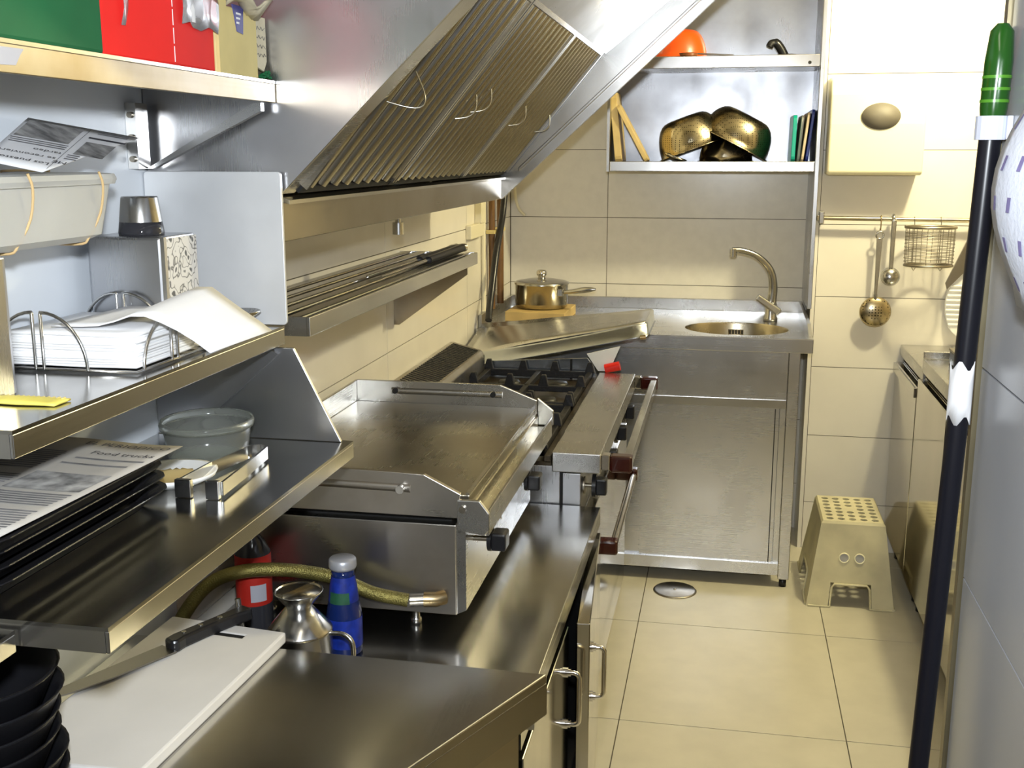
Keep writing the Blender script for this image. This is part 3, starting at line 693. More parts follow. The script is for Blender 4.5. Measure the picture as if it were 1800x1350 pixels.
# ------------------------------------------------------------------ extractor hood
FB = Vector((-0.640, 0, 1.437)); FT = Vector((-0.357, 0, 1.776))
def hood():
    t = thing('extractor_hood', 'large sloping stainless extractor hood on the left wall', 'hood', (-0.45, 2.38, 1.37))
    k44 = math.tan(R(44)); xe = 0.08
    near = [(WL+0.002, 1.370), (-0.652, 1.370), (-0.652, 1.440), (xe, 1.440+(xe+0.652)*k44), (xe, 2.30), (WL+0.002, 2.30)]
    MB().prism(near, 'y', 1.558, 1.564).build('end_panel', 'steel_hood', t)
    # rolled flange along the near sloping edge
    a, b = Vector((-0.652, 0, 1.440)), Vector((xe, 0, 1.440+(xe+0.652)*k44)); nrm = Vector((-math.sin(R(44)), 0, math.cos(R(44)))) * 0.006
    MB().hexa([(a.x, 1.564, a.z), (b.x, 1.564, b.z), (b.x, 1.660, b.z), (a.x, 1.612, a.z)], [(a.x+nrm.x, 1.564, a.z+nrm.z), (b.x+nrm.x, 1.564, b.z+nrm.z), (b.x+nrm.x, 1.660, b.z+nrm.z), (a.x+nrm.x, 1.612, a.z+nrm.z)]).build('edge_flange', 'steel', t, bev=0.002)
    ms_ = (1.91-1.369)/(-0.059+0.654)
    far = [(WL+0.002, 1.369), (-0.652, 1.369), (xe, 1.369+(xe+0.652)*ms_), (xe, 2.30), (WL+0.002, 2.30)]
    MB().prism(far, 'y', 3.200, 3.208).build('end_panel', 'steel_lip', t)
    a, b = Vector((-0.652, 0, 1.369)), Vector((xe, 0, 1.369+(xe+0.652)*ms_)); nrm = Vector((-ms_, 0, 1)).normalized() * 0.024
    MB().hexa([(a.x, 3.208, a.z), (b.x, 3.208, b.z), (b.x, 3.226, b.z), (a.x, 3.226, a.z)], [(a.x+nrm.x, 3.208, a.z+nrm.z), (b.x+nrm.x, 3.208, b.z+nrm.z), (b.x+nrm.x, 3.226, b.z+nrm.z), (a.x+nrm.x, 3.226, a.z+nrm.z)]).build('edge_flange', 'steel_lip', t, bev=0.003)
    # second rib on the inside of the far panel
    a, b = Vector((-0.60, 0, 1.448)), Vector((xe, 0, 1.448+(xe+0.60)*ms_))
    MB().hexa([(a.x, 3.188, a.z), (b.x, 3.188, b.z), (b.x, 3.200, b.z), (a.x, 3.200, a.z)], [(a.x, 3.188, a.z+0.012), (b.x, 3.188, b.z+0.012), (b.x, 3.200, b.z+0.012), (a.x, 3.200, a.z+0.012)]).build('inner_rib', 'steel_lip', t, bev=0.002)
    # wall-side trough
    B(-0.657, -0.652, 1.564, 3.200, 1.370, 1.437).build('trough_front', 'steel_brown', t, bev=0.001)
    B(WL+0.002, -0.657, 1.564, 3.200, 1.370, 1.375).build('trough_floor', 'steel_hood', t)
    MB().prism([(-0.657, 1.437), (-0.652, 1.437), (-0.640, 1.432), (-0.640, 1.426), (-0.657, 1.430)], 'y', 1.564, 3.200).build('trough_ledge', 'steel_filter', t)
    # inner roof panel above the filters and the outer front
    MB().prism([(-0.365, 1.786), (-0.352, 1.772), (xe, 2.120), (xe, 2.135)], 'y', 1.566, 3.198).build('inner_panel', 'steel_hood', t)
    B(xe-0.008, xe, 1.566, 3.198, 2.14, 2.30).build('front_panel', 'steel_hood', t)
    B(WL+0.002, xe, 1.564, 3.200, 2.30, 2.31).build('top_panel', 'steel_hood', t)
    MB().tube([(-0.70, 2.315, 1.370), (-0.70, 2.315, 1.352)], 0.007, 12).build('drain_pipe', 'chrome_soft', t)
    MB().tube([(-0.70, 2.315, 1.354), (-0.70, 2.315, 1.328)], 0.013, 6).build('drain_cap', 'chrome_soft', t)
hood()
# three baffle filters
sl = (FT - FB); LEN = sl.length; sl.normalize(); nr = Vector((sl.z, 0, -sl.x))      # nr points out to the aisle and down
def to_f(u, y, w_): p = FB + sl * u + nr * w_; return (p.x, y, p.z)
def filt(y0, y1, label, nsl):
    t = thing('baffle_filter', label, 'filter', (FB.x, (y0+y1)/2, FB.z), 'baffle filters in the extractor hood')
    def fb(u0, u1, a, b, w0, w1):
        return MB().hexa([to_f(u0, a, w0), to_f(u0, b, w0), to_f(u1, b, w0), to_f(u1, a, w0)][::-1], [to_f(u0, a, w1), to_f(u0, b, w1), to_f(u1, b, w1), to_f(u1, a, w1)][::-1])
    fb(0.012, LEN-0.004, y0+0.002, y1-0.002, -0.026, -0.020).build('backing', 'grease', t)
    fb(0.0, 0.012, y0, y1, -0.026, -0.006).build('frame_rail', 'black_matt', t)
    fb(LEN-0.010, LEN, y0, y1, -0.022, 0.001).build('frame_rail', 'steel_filter', t)
    for a in (y0, y1-0.008): fb(0.012, LEN-0.010, a, a+0.008, -0.022, 0.001).build('frame_rail', 'steel_filter', t)
    p = (y1-y0-0.016)/nsl
    prof = [(0.08, -0.018), (0.12, -0.008), (0.20, -0.0025), (0.30, 0.0), (0.40, -0.0005), (0.50, -0.004), (0.57, -0.010), (0.60, -0.018)]
    base = None
    for i in range(nsl):
        yy = y0 + 0.008 + i * p
        if base is None:
            a = [to_f(0.014, yy + q[0]*p, q[1]) for q in prof]; b = [to_f(LEN-0.012, yy + q[0]*p, q[1]) for q in prof]
            base = loft([a, b], True, True, True).build('slat', 'steel_filter', t); by = yy
        else:
            c = base.copy(); COL.objects.link(c); c.parent = t; c.location = (0, yy-by, 0)
    return t
def wire_loop(par, y, u, wy, dep):
    pts = [to_f(u+0.03*(k/8-0.5)*2, y + wy*(k/8-0.5), 0.001 + dep*math.sin(math.pi*k/8)) for k in range(9)]
    MB().tube(smooth_path(pts, 3), 0.0012, 6).build('wire_handle', 'hook_wire', par)
f1 = filt(1.612, 2.065, 'baffle filter nearest the camera with the big drooping wire handle', 8)
f2 = filt(2.072, 2.640, 'middle baffle filter of the extractor hood', 11)
f3 = filt(2.647, 3.190, 'baffle filter furthest from the camera by the back of the hood', 11)
wire_loop(f1, 1.69, 0.215, 0.03, 0.045); wire_loop(f2, 2.16, 0.20, 0.02, 0.02); wire_loop(f2, 2.24, 0.22, 0.02, 0.02); wire_loop(f3, 2.70, 0.20, 0.02, 0.02); wire_loop(f3, 3.11, 0.19, 0.02, 0.02)

# ------------------------------------------------------------------ boxes on the top shelf
ZT = 1.6032
tag(B(-0.855, -0.657, 0.80, 1.113, ZT, ZT+0.16).build('cardboard_box', 'green_card', bev=0.004), 'green cardboard box at the left of the top shelf', 'box', 'boxes on the top left shelf')
t = thing('cardboard_box', 'bright red cardboard box between the green and yellow boxes', 'box', (-0.755, 1.25, ZT), 'boxes on the top left shelf')
MB().prism([(-0.85, 1.122), (-0.664, 1.122), (-0.655, 1.264), (-0.660, 1.383), (-0.85, 1.383)], 'z', ZT, ZT+0.15).build('carton', 'red_card', t, bev=0.003)
for k in range(7): B(-0.6552, -0.6543, 1.2638, 1.2645, ZT+0.004+0.021*k, ZT+0.022+0.021*k).build('crease_highlight', 'label_white', t)  # white strips painting the highlight along the carton's front crease
B(-0.6575, -0.6545, 1.302, 1.345, ZT+0.055, ZT+0.10).build('label', 'label_white', t)
m = MB().sheet([[(-0.6535+0.003*math.sin(i*2.1+j), 1.285+0.016*i, ZT+0.050+0.018*j+0.004*math.sin(i*1.7)) for j in range(4)] for i in range(7)], 0.0006)
m.build('tape', 'clear_film', t)
m = MB().sheet([[(-0.6605+0.002*math.sin(i*2.4+j)+0.004*j/4, 1.157+0.006*i+0.004*math.sin(j*1.3), ZT+0.035+0.017*j) for j in range(5)] for i in range(3)], 0.0006)
m.build('tape', 'clear_film', t)
t = thing('cardboard_box', 'torn yellow cardboard box at the far end of the top shelf', 'box', (-0.755, 1.455, ZT), 'boxes on the top left shelf')
B(-0.85, -0.660, 1.388, 1.518, ZT, ZT+0.088).build('carton', 'yellow_card', t, bev=0.002)
B(-0.661, -0.656, 1.388, 1.414, ZT, ZT+0.10).build('side_flap', 'yellow_card', t)
MB().prism([(1.440, ZT+0.092), (1.474, ZT+0.092), (1.470, ZT+0.056), (1.452, ZT+0.058)], 'x', -0.6605, -0.6588).build('label', 'label_blue', t)
for k in range(3): B(-0.6589, -0.6582, 1.450, 1.464-0.003*k, ZT+0.080-0.006*k, ZT+0.0825-0.006*k).build('print', 'label_white', t)
m = MB().sheet([[(-0.66+0.012*j+0.004*math.sin(i*1.1), 1.418+0.017*i, ZT+0.088+0.010*math.sin(i*0.9+j)+0.006*j) for j in range(3)] for i in range(7)], 0.003)
m.build('torn_flap', 'torn_card', t)
fl_ = MB().prism([(1.512, ZT+0.018), (1.540, ZT+0.012), (1.551, ZT+0.026), (1.551, ZT+0.086), (1.514, ZT+0.086)], 'x', -0.664, -0.661).build('end_flap', 'torn_card', t)
for k in range(4):
    pts = [(-0.6602, 1.517+0.0042*i, ZT+0.034+0.012*k+0.0028*math.sin(i*2.3+k*1.7)) for i in range(8)]
    MB().tube(pts, 0.0004, 4).build('handwriting', 'ink_grey', fl_)
m = MB()
for i in range(14):
    a = random.random()*6.28; m.tube([(-0.664, 1.530+0.003*i/2, ZT+0.004+0.004*random.random()), (-0.657+0.004*random.random(), 1.528+0.0016*i, ZT+0.002+0.012*random.random())], 0.0022, 5)
tag(m.build('plastic_scrap', 'green_card'), 'scrap of green foil poking from under the yellow box', 'scrap')

# ------------------------------------------------------------------ middle shelf
ZM = 1.2455
# support under the plastic box (mostly out of frame)
t = thing('steel_canister', 'plain steel canister under the plastic container at the left edge', 'canister', (-0.80, 0.99, ZM))
MB().prism(rrect(-0.857, -0.745, 0.93, 1.045, 0.012), 'z', ZM, ZM+0.148).build('canister_body', 'steel_sheet', t, bev=0.002)
MB().prism(rrect(-0.855, -0.747, 0.932, 1.043, 0.012), 'z', ZM+0.148, ZM+0.1490).build('canister_lid', 'steel_sheet', t)
# plastic container with rubber bands
t = thing('food_container', 'cloudy plastic food container with rubber bands under the newspaper sheet', 'container', (-0.80, 1.10, 1.395))
def rr3(x0, x1, y0, y1, r, z): return [(p[0], p[1], z) for p in rrect(x0, x1, y0, y1, r, 5)]
rg = [rr3(-0.845, -0.760, 0.945, 1.225, 0.02, 1.396), rr3(-0.858, -0.748, 0.93, 1.250, 0.026, 1.404), rr3(-0.861, -0.742, 0.92, 1.268, 0.028, 1.466)]
rg2 = [rr3(-0.859, -0.744, 0.922, 1.266, 0.028, 1.466), rr3(-0.856, -0.750, 0.932, 1.248, 0.024, 1.407), rr3(-0.843, -0.762, 0.947, 1.223, 0.02, 1.3985)]
loft(rg + rg2, True, True).build('tub', 'clear_plastic', t)
mb = loft([rr3(-0.863, -0.738, 0.915, 1.274, 0.03, 1.464), rr3(-0.864, -0.736, 0.913, 1.276, 0.03, 1.470), rr3(-0.863, -0.738, 0.915, 1.274, 0.03, 1.476), rr3(-0.85, -0.75, 0.93, 1.26, 0.03, 1.4775)], True, True)
mb.build('container_lid', 'clear_plastic', t)
for y in (1.075, 1.213):
    yy = y
    p = [(-0.7352, yy, 1.479), (-0.7345, yy+0.006, 1.462), (-0.743, yy+0.010, 1.430), (-0.753, yy-0.002, 1.402), (-0.762, yy-0.004, 1.3935), (-0.80, yy-0.004, 1.3930), (-0.845, yy, 1.3935), (-0.862, yy, 1.41), (-0.8645, yy, 1.47), (-0.860, yy, 1.4795), (-0.80, yy, 1.4795)]
    MB().tube(smooth_path(p, 3), 0.0016, 6, closed=False).build('rubber_band', 'rubber_band', t)
# newspaper sheet lying on the container
def patch(c, u, v):
    a = Vector(c[0])*(1-u) + Vector(c[1])*u; b = Vector(c[3])*(1-u) + Vector(c[2])*u
    return a*(1-v) + b*v
def newspaper(name, label, corners, mtl, sag, marks, texts, group, sheet=None):
    def S(u, v): 
        p = patch(corners, u, v); p.z += sag(u, v); return p
    t = thing(name, label, 'newspaper', tuple(patch(corners, 0.5, 0.5)), group)
    MB().sheet([[S(i/12, j/8) if sheet is None else patch(sheet, i/12, j/8) for j in range(9)] for i in range(13)], 0.0008).build('sheet', mtl, t)
    n = (Vector(corners[1])-Vector(corners[0])).cross(Vector(corners[3])-Vector(corners[0])).normalized()
    if n.z < 0: n = -n
    off = n * 0.0010
    groups = {}
    for (u0, u1, v0, v1, mm) in marks:
        g = MB() if mm == 'ink_photo' else groups.setdefault(mm, MB()); k = 5
        for i in range(k):
            for j in range(k):
                a0, a1 = u0+(u1-u0)*i/k, u0+(u1-u0)*(i+1)/k; b0, b1 = v0+(v1-v0)*j/k, v0+(v1-v0)*(j+1)/k
                g.add([S(a0, b0)+off, S(a1, b0)+off, S(a1, b1)+off, S(a0, b1)+off], [(0, 1, 2, 3)])
        if mm == 'ink_photo': g.build('picture', mm, t)
    for mm, g in groups.items(): g.build('print', mm, t)['kind'] = 'stuff'
    U = (Vector(corners[1])-Vector(corners[0])).length; V = (Vector(corners[3])-Vector(corners[0])).length
    for (txt, u, v, size, mm) in texts:
        vs, fs = text_mesh(txt, size)
        MB().add([S(u + p[0]/U, v + p[1]/V)+off*1.3 for p in vs], fs).build('headline', mm, t)
    return t
def columns(u0, u1, v0, v1, n, mm='ink_grey'):
    out = []; k = max(1, int((v1-v0)/n))
    for i in range(k):
        a = v0 + i*n; out.append((u0, u1 - (0.02*random.random()), a, a+n*0.45, mm))
    return out
# the page lies upside down towards the camera; its near right corner is folded away
A_, B_, D_, CX_, C_ = (-0.850, 1.254, 1.543), (-0.800, 1.427, 1.521), (-0.766, 1.044, 1.494), (-0.716, 1.166, 1.471), (-0.737, 1.104, 1.480)
marks = [(0.50, 0.97, 0.06, 0.44, 'ink_photo'), (0.05, 0.40, 0.20, 0.235, 'ink'), (0.10, 0.38, 0.32, 0.62, 'ink_photo'), (0.448, 0.452, 0.03, 0.97, 'ink')]
marks += columns(0.48, 0.98, 0.47, 0.60, 0.04) + columns(0.08, 0.38, 0.05, 0.16, 0.04) + columns(0.30, 0.42, 0.64, 0.76, 0.04)
newspaper('newspaper', 'newspaper sheet lying upside down on the plastic food container', [B_, A_, D_, CX_], 'newsprint_cool', lambda u, v: 0.0, marks,
          [('tardeo', 0.47, 0.635, 0.017, 'ink'), ('se reconvierten', 0.47, 0.745, 0.017, 'ink'), ('Los puestos de', 0.47, 0.865, 0.018, 'ink'), ('ME', 0.34, 0.80, 0.019, 'ink')], 'newspapers on the left shelves', sheet=[B_, A_, D_, C_])
# napkin dispenser and glass
t = thing('napkin_dispenser', 'grey metal napkin dispenser with a patterned front under the glass', 'dispenser', (-0.79, 1.40, ZM))
B(-0.846, -0.738, 1.353, 1.452, ZM, 1.391).build('casing', 'steel_sheet', t, bev=0.004)
B(-0.738, -0.7352, 1.360, 1.449, ZM+0.004, 1.388).build('front_plate', 'doodle_print', t, label='white front plate with black line drawings')
B(-0.7385, -0.733, 1.353, 1.360, ZM, 1.391).build('front_edge', 'steel_lip', t)
t = thing('tumbler', 'small tapered tumbler with dark lower band standing on the napkin dispenser', 'glass', (-0.786, 1.392, 1.3912))
MB().lathe([(0, 0), (0.030, 0), (0.0305, 0.004), (0.0285, 0.018), (0, 0.018)], (-0.786, 1.392, 1.3912), 26).build('base_band', 'dark_glass', t)
MB().lathe([(0.0285, 0.018), (0.0245, 0.050), (0.0235, 0.052), (0, 0.052)], (-0.786, 1.392, 1.3912), 26).build('cup', 'chrome_soft', t)
# small dish behind the napkins
tag(MB().lathe([(0, 0.0), (0.014, 0.0), (0.016, 0.016), (0.030, 0.026), (0.029, 0.028), (0.013, 0.019), (0, 0.018)], (-0.70, 1.505, ZM), 22).build('egg_cup', 'chrome_soft'), 'small metal footed dish behind the napkins by the white end panel', 'dish')
# wire holder
t = thing('napkin_holder', 'wire napkin holder of curved loops around the white napkins', 'holder', (-0.765, 1.25, ZM))
def quarter(p0, p1, h):      # wire from p0 (outer foot) curving up to p1 (inner, straight leg down)
    p0 = Vector(p0); p1 = Vector(p1); pts = []
    for k in range(11):
        a = k/10*math.pi/2
        q = p0 + (p1-p0)*(1-math.cos(a)); q.z = p0.z + h*math.sin(a); pts.append(q)
    pts.append(Vector((p1.x, p1.y, p1.z+h*0.97))); pts.append(Vector(p1)); return pts
zb = ZM+0.003
for y in (1.158, 1.345):
    for a, b_ in ((-0.858, -0.803), (-0.735, -0.792)):
        MB().tube(quarter((a, y, zb), (b_, y, zb), 0.068), 0.0021, 8).build('wire_loop', 'chrome_soft', t)
for a, b_ in ((1.175, 1.243), (1.328, 1.258)):
    MB().tube(quarter((-0.672, a, zb), (-0.672, b_, zb), 0.058), 0.0021, 8).build('wire_loop', 'chrome_soft', t)
MB().tube([(-0.858, 1.158, zb), (-0.672, 1.158, zb), (-0.672, 1.345, zb), (-0.858, 1.345, zb)], 0.0021, 8, closed=True).build('base_wire', 'chrome_soft', t)
for k in range(12):
    z = ZM + 0.007 + k*0.0034; j = lambda: (random.random()-0.5)*0.006
    a, b_, c_, d_ = -0.850+j(), -0.678+j(), 1.166+j(), 1.337+j()
    n = 6; warp = 0.0025*random.random()
    g = [[(a+(b_-a)*i/n, c_+(d_-c_)*jj/n, z+0.0004*math.sin(i*1.3+k)) for jj in range(n+1)] for i in range(n+1)]
    tag(MB().sheet(g, 0.0031).build('paper_napkin', 'paper'), 'one folded white paper napkin in the stack in the wire holder', 'napkin', 'stack of white napkins')
zn = ZM + 0.006 + 12*0.0034 + 0.003
g = []
for i in range(11):
    s_ = i/10; row = []
    for jj in range(7):
        v = jj/6
        x = -0.800 + 0.196*s_ + 0.015*v
        y = 1.190 + 0.150*v + 0.02*s_
        hump = 0.030*math.exp(-((s_-0.55)/0.16)**2)
        drop = -0.030*max(0, (s_-0.72)/0.28)**1.5
        row.append((x, y, zn + hump*(0.5+0.5*v) + drop + 0.004*v))
    g.append(row)
tag(MB().sheet(g, 0.0014).build('paper_napkin', 'paper'), 'loose white napkin flopping over the right side of the stack', 'napkin')
# sugar sachet
t = thing('sugar_sachet', 'yellow paper sachet at the near end of the napkin shelf', 'sachet', (-0.705, 1.005, ZM))
g = [[(-0.765+0.0105*i, 0.990+0.006*jj+0.0012*math.sin(i), ZM+0.0015+0.004*math.sin(math.pi*jj/5)*math.sin(math.pi*i/9)) for jj in range(6)] for i in range(10)]
MB().sheet(g, 0.0022).build('packet', 'sugar_paper', t)
for i in range(14): B(-0.755+0.006*i, -0.7535+0.006*i, 1.014, 1.0195, ZM+0.0028, ZM+0.0042).build('crimp', 'yellow_card', t)

# ------------------------------------------------------------------ lower shelf
ZL = 1.0705
def tray(z, dx, dy, label):
    def q(x0, x1, y0, y1, r, zz): return [(p[0]+dx, p[1]+dy, zz) for p in rrect(x0, x1, y0, y1, r, 4)]
    a = [q(-0.845, -0.700, 0.875, 1.205, 0.03, z), q(-0.855, -0.688, 0.865, 1.220, 0.034, z+0.012), q(-0.861, -0.676, 0.862, 1.232, 0.036, z+0.020), q(-0.861, -0.676, 0.862, 1.232, 0.036, z+0.0215),
         q(-0.857, -0.682, 0.866, 1.226, 0.034, z+0.021), q(-0.850, -0.694, 0.870, 1.214, 0.03, z+0.013), q(-0.842, -0.703, 0.878, 1.202, 0.028, z+0.003)]
    return tag(loft(a, True, True).build('serving_tray', 'black_gloss', bev=0.0), label, 'tray', 'stack of black trays')
tray(ZL, 0.003, 0.006, 'lowest black serving tray of the stack on the lower shelf')
tray(ZL+0.0155, 0.002, 0.004, 'second black serving tray from the bottom of the stack')
tray(ZL+0.0310, 0.001, 0.0, 'third black serving tray from the bottom of the stack')
tray(ZL+0.0540, 0.024, -0.02, 'topmost black serving tray of the stack, shifted outwards')
c = [(-0.853, 0.868, 1.1500), (-0.655, 0.862, 1.1500), (-0.640, 1.196, 1.1500), (-0.838, 1.205, 1.1500)]
marks = columns(0.52, 0.97, 0.765, 0.80, 0.030) + columns(0.50, 0.93, 0.70, 0.75, 0.030) + columns(0.05, 0.42, 0.62, 0.85, 0.022) + columns(0.05, 0.95, 0.06, 0.25, 0.020) + columns(0.05, 0.45, 0.28, 0.58, 0.020) + columns(0.50, 0.95, 0.28, 0.40, 0.020) + [(0.48, 0.95, 0.42, 0.60, 'ink_photo'), (0.02, 0.18, 0.90, 0.99, 'ink_photo')]
newspaper('newspaper', 'newspaper page lying on the stack of black trays', c, 'newsprint', lambda u, v: 0.0015*(1+math.sin(6*u))*v, marks,
          [('EL PERIODICO', 0.40, 0.925, 0.0175, 'ink'), ('Food trucks', 0.55, 0.825, 0.017, 'ink')], 'newspapers on the left shelves')
# plastic tub
t = thing('plastic_tub', 'empty translucent round tub at the far end of the lower shelf', 'tub', (-0.728, 1.435, ZL))
MB().lathe([(0, 0), (0.052, 0), (0.056, 0.004), (0.062, 0.046), (0.0608, 0.046), (0.0548, 0.006), (0.051, 0.0012), (0, 0.0012)], (-0.728, 1.435, ZL), 36, 1.0, 1.05).build('tub_wall', 'tub_plastic', t)
MB().lathe([(0.0608, 0.044), (0.0660, 0.044), (0.0668, 0.050), (0.0650, 0.055), (0.0615, 0.054), (0.0608, 0.044)], (-0.728, 1.435, ZL), 36, 1.0, 1.05).build('rim', 'tub_plastic', t)
# saucer
t = thing('saucer', 'small white dish half hidden behind the black trays', 'dish', (-0.712, 1.300, ZL))
MB().lathe([(0, 0), (0.035, 0), (0.055, 0.010), (0.058, 0.016), (0.054, 0.015), (0.034, 0.005), (0, 0.004)], (-0.712, 1.300, ZL), 32).build('dish', 'white_plastic', t)
MB().lathe([(0, 0.0055), (0.036, 0.0062), (0.046, 0.0105), (0.034, 0.0052), (0, 0.0045)], (-0.712, 1.300, ZL), 24).build('residue', 'wood_pale', t)
# tongs
t = thing('serving_tongs', 'stainless serving tongs standing on edge on the lower shelf', 'tongs', (-0.643, 1.32, ZL))
def strip(pts, z0, z1, th=0.0016):
    m = MB(); rings = []
    P = [Vector((p[0], p[1], 0)) for p in pts]
    for i, p in enumerate(P):
        d = (P[min(i+1, len(P)-1)]-P[max(i-1, 0)]).normalized(); n = Vector((-d.y, d.x, 0))*th
        f = i/(len(P)-1); za, zb_ = (z0(f), z1(f)) if callable(z0) else (z0, z1)
        rings.append([(p.x-n.x, p.y-n.y, za), (p.x+n.x, p.y+n.y, za), (p.x+n.x, p.y+n.y, zb_), (p.x-n.x, p.y-n.y, zb_)])
    return loft(rings)
bend = arc((-0.644, 1.415, 0), 0.014, -10, 190, 10, 'xy')
strip([p[:2] for p in bend], ZL+0.004, ZL+0.022).build('spring_bend', 'chrome_soft', t)
strip([(-0.658, 1.413), (-0.672, 1.33), (-0.676, 1.25)], ZL+0.004, ZL+0.022).build('arm', 'chrome_soft', t)
strip([(-0.630, 1.413), (-0.622, 1.33), (-0.616, 1.245)], ZL+0.004, ZL+0.022).build('arm', 'chrome_soft', t)
for x, d in ((-0.676, 1), (-0.616, -1)):
    B(x-0.002, x+0.020*d, 1.238, 1.246, ZL+0.0002, ZL+0.024).build('tip', 'chrome_soft', t, bev=0.001)

# ------------------------------------------------------------------ things on the prep counter
ZA = 0.7802
t = thing('chopping_board', 'large white plastic chopping board with a slot under the knife', 'chopping board', (-0.73, 1.26, ZA))
def qd(u, v): # u across (0 left .. 1 right), v along (0 near .. 1 far)
    p = patch([(-0.836, 1.050, 0), (-0.645, 1.056, 0), (-0.626, 1.447, 0), (-0.822, 1.470, 0)], u, v); return (p.x, p.y)
z0, z1 = ZA, ZA+0.017
us = [0, 0.46, 0.72, 1.0]; vs_ = [0, 0.905, 0.930, 1.0]
m = MB()
for i in range(3):
    for j in range(3):
        if i == 1 and j == 1: continue
        q = [qd(us[i], vs_[j]), qd(us[i+1], vs_[j]), qd(us[i+1], vs_[j+1]), qd(us[i], vs_[j+1])]
        m.add([(*p, z1) for p in q], [(0, 1, 2, 3)]); m.add([(*p, z0) for p in q], [(3, 2, 1, 0)])
def wallq(a, b): m.add([(*a, z0), (*b, z0), (*b, z1), (*a, z1)], [(0, 1, 2, 3)])
for i in range(3): wallq(qd(us[i], 0), qd(us[i+1], 0)); wallq(qd(us[i+1], 1), qd(us[i], 1)); wallq(qd(1, vs_[i]), qd(1, vs_[i+1])); wallq(qd(0, vs_[i+1]), qd(0, vs_[i]))
hq = [qd(us[1], vs_[1]), qd(us[2], vs_[1]), qd(us[2], vs_[2]), qd(us[1], vs_[2])]
for i in range(4): wallq(hq[(i+1) % 4], hq[i])
bm = bmesh.new(); 
bo = m.build('board', 'board_white', t)
bm.from_mesh(bo.data); bmesh.ops.remove_doubles(bm, verts=bm.verts, dist=1e-5); bmesh.ops.recalc_face_normals(bm, faces=bm.faces); bm.to_mesh(bo.data); bm.free()
md = bo.modifiers.new('bevel', 'BEVEL'); md.width = 0.003; md.segments = 2; md.limit_method = 'ANGLE'
MB().hexa([(*p, ZA) for p in hq], [(*p, ZA+0.0155) for p in hq]).build('slot', 'black_matt', t)  # black fill painted in for the shade down inside the slot
# chef's knife
t = thing('chef_knife', 'chef knife with black riveted handle lying on the white board', 'knife', (-0.77, 1.34, ZA+0.017))
KM = Matrix.Translation((-0.768, 1.352, ZA+0.0175)) @ Matrix.Rotation(R(90-25.5), 4, 'Z')
# local +x towards handle end
hd = [(0.0, -0.013), (0.012, -0.015), (0.03, -0.012), (0.085, -0.011), (0.125, -0.013), (0.142, -0.018), (0.150, -0.012), (0.148, 0.006), (0.130, 0.010), (0.07, 0.010), (0.02, 0.011), (0.0, 0.012)]
hd = [(0.148-p[0], p[1]) for p in hd]
MB().prism(hd, 'z', 0.0, 0.019).xf(KM).build('handle', 'black_plastic', t, bev=0.004)
for x in (0.03, 0.06, 0.095): MB().tube([(x, 0, 0.0185), (x, 0, 0.0198)], 0.0038, 12).xf(KM).build('rivet', 'chrome_soft', t)
bl = [(0.0, 0.012), (0.0, -0.022), (-0.10, -0.020), (-0.16, -0.013), (-0.20, -0.001), (-0.212, 0.011)]
MB().prism(bl, 'z', 0.0045, 0.0065).xf(KM).build('blade', 'knife_steel', t)
# black bowls
for k in range(6):
    z = ZA + k*0.024; cx, cy = -0.768+0.003*math.sin(k*2.0), 0.945+0.003*math.cos(k*1.3)
    names = ['lowest', 'second lowest', 'third lowest', 'third highest', 'second highest', 'topmost']
    tag(MB().lathe([(0, 0), (0.045, 0), (0.070, 0.022), (0.087, 0.060), (0.090, 0.064), (0.086, 0.064), (0.067, 0.026), (0.044, 0.004), (0, 0.004)], (cx, cy, z), 36).build('serving_bowl', 'black_gloss'),
        names[k] + ' black bowl of the stack in the bottom left corner', 'bowl', 'stack of black bowls')

# ------------------------------------------------------------------ bottles behind the prep counter
ZB = 0.6902
t = thing('oil_can', 'squat metal oil can with funnel top and side handle', 'oil can', (-0.634, 1.520, ZB))
c0 = (-0.634, 1.520, ZB)
MB().lathe([(0, 0), (0.049, 0), (0.050, 0.003), (0.050, 0.076), (0.052, 0.078), (0.050, 0.082), (0.020, 0.118), (0, 0.118)], c0, 36).build('body', 'chrome_soft', t)
MB().lathe([(0.019, 0.117), (0.021, 0.120), (0.038, 0.142), (0.0385, 0.144), (0.036, 0.143), (0.017, 0.121)], c0, 32).build('funnel', 'chrome_soft', t)
MB().lathe([(0, 0.139), (0.0355, 0.139), (0.0360, 0.1412), (0, 0.1415)], c0, 24).build('lid', 'knife_steel', t)
B(-0.0335, 0.0335, -0.0012, 0.0012, 0.1412, 0.1475).xf(Matrix.Translation(c0) @ Matrix.Rotation(R(65), 4, 'Z')).build('lid_tab', 'steel_pan', t)
MB().tube(smooth_path([(c0[0]+0.049, c0[1]+0.005, ZB+0.074), (c0[0]+0.070, c0[1]+0.004, ZB+0.074), (c0[0]+0.085, c0[1]+0.002, ZB+0.062), (c0[0]+0.085, c0[1], ZB+0.030), (c0[0]+0.070, c0[1], ZB+0.014), (c0[0]+0.049, c0[1], ZB+0.012)], 5), 0.004, 10).build('handle', 'chrome_soft', t)
t = thing('juice_bottle', 'small blue-labelled glass bottle with silver cap beside the oil can', 'bottle', (-0.596, 1.618, ZB))
c0 = (-0.596, 1.618, ZB)
MB().lathe([(0, 0), (0.027, 0), (0.029, 0.004), (0.029, 0.070), (0.0245, 0.095), (0.0215, 0.118), (0.0185, 0.135), (0.0185, 0.146), (0, 0.146)], c0, 30).build('glass', 'blue_glass', t)
MB().lathe([(0.0295, 0.014), (0.0297, 0.016), (0.0297, 0.062), (0.0295, 0.064)], c0, 30).build('body_label', 'blue_label', t)
MB().lathe([(0.0252, 0.092), (0.0222, 0.117), (0.0192, 0.134)], c0, 30).build('neck_label', 'blue_label', t)
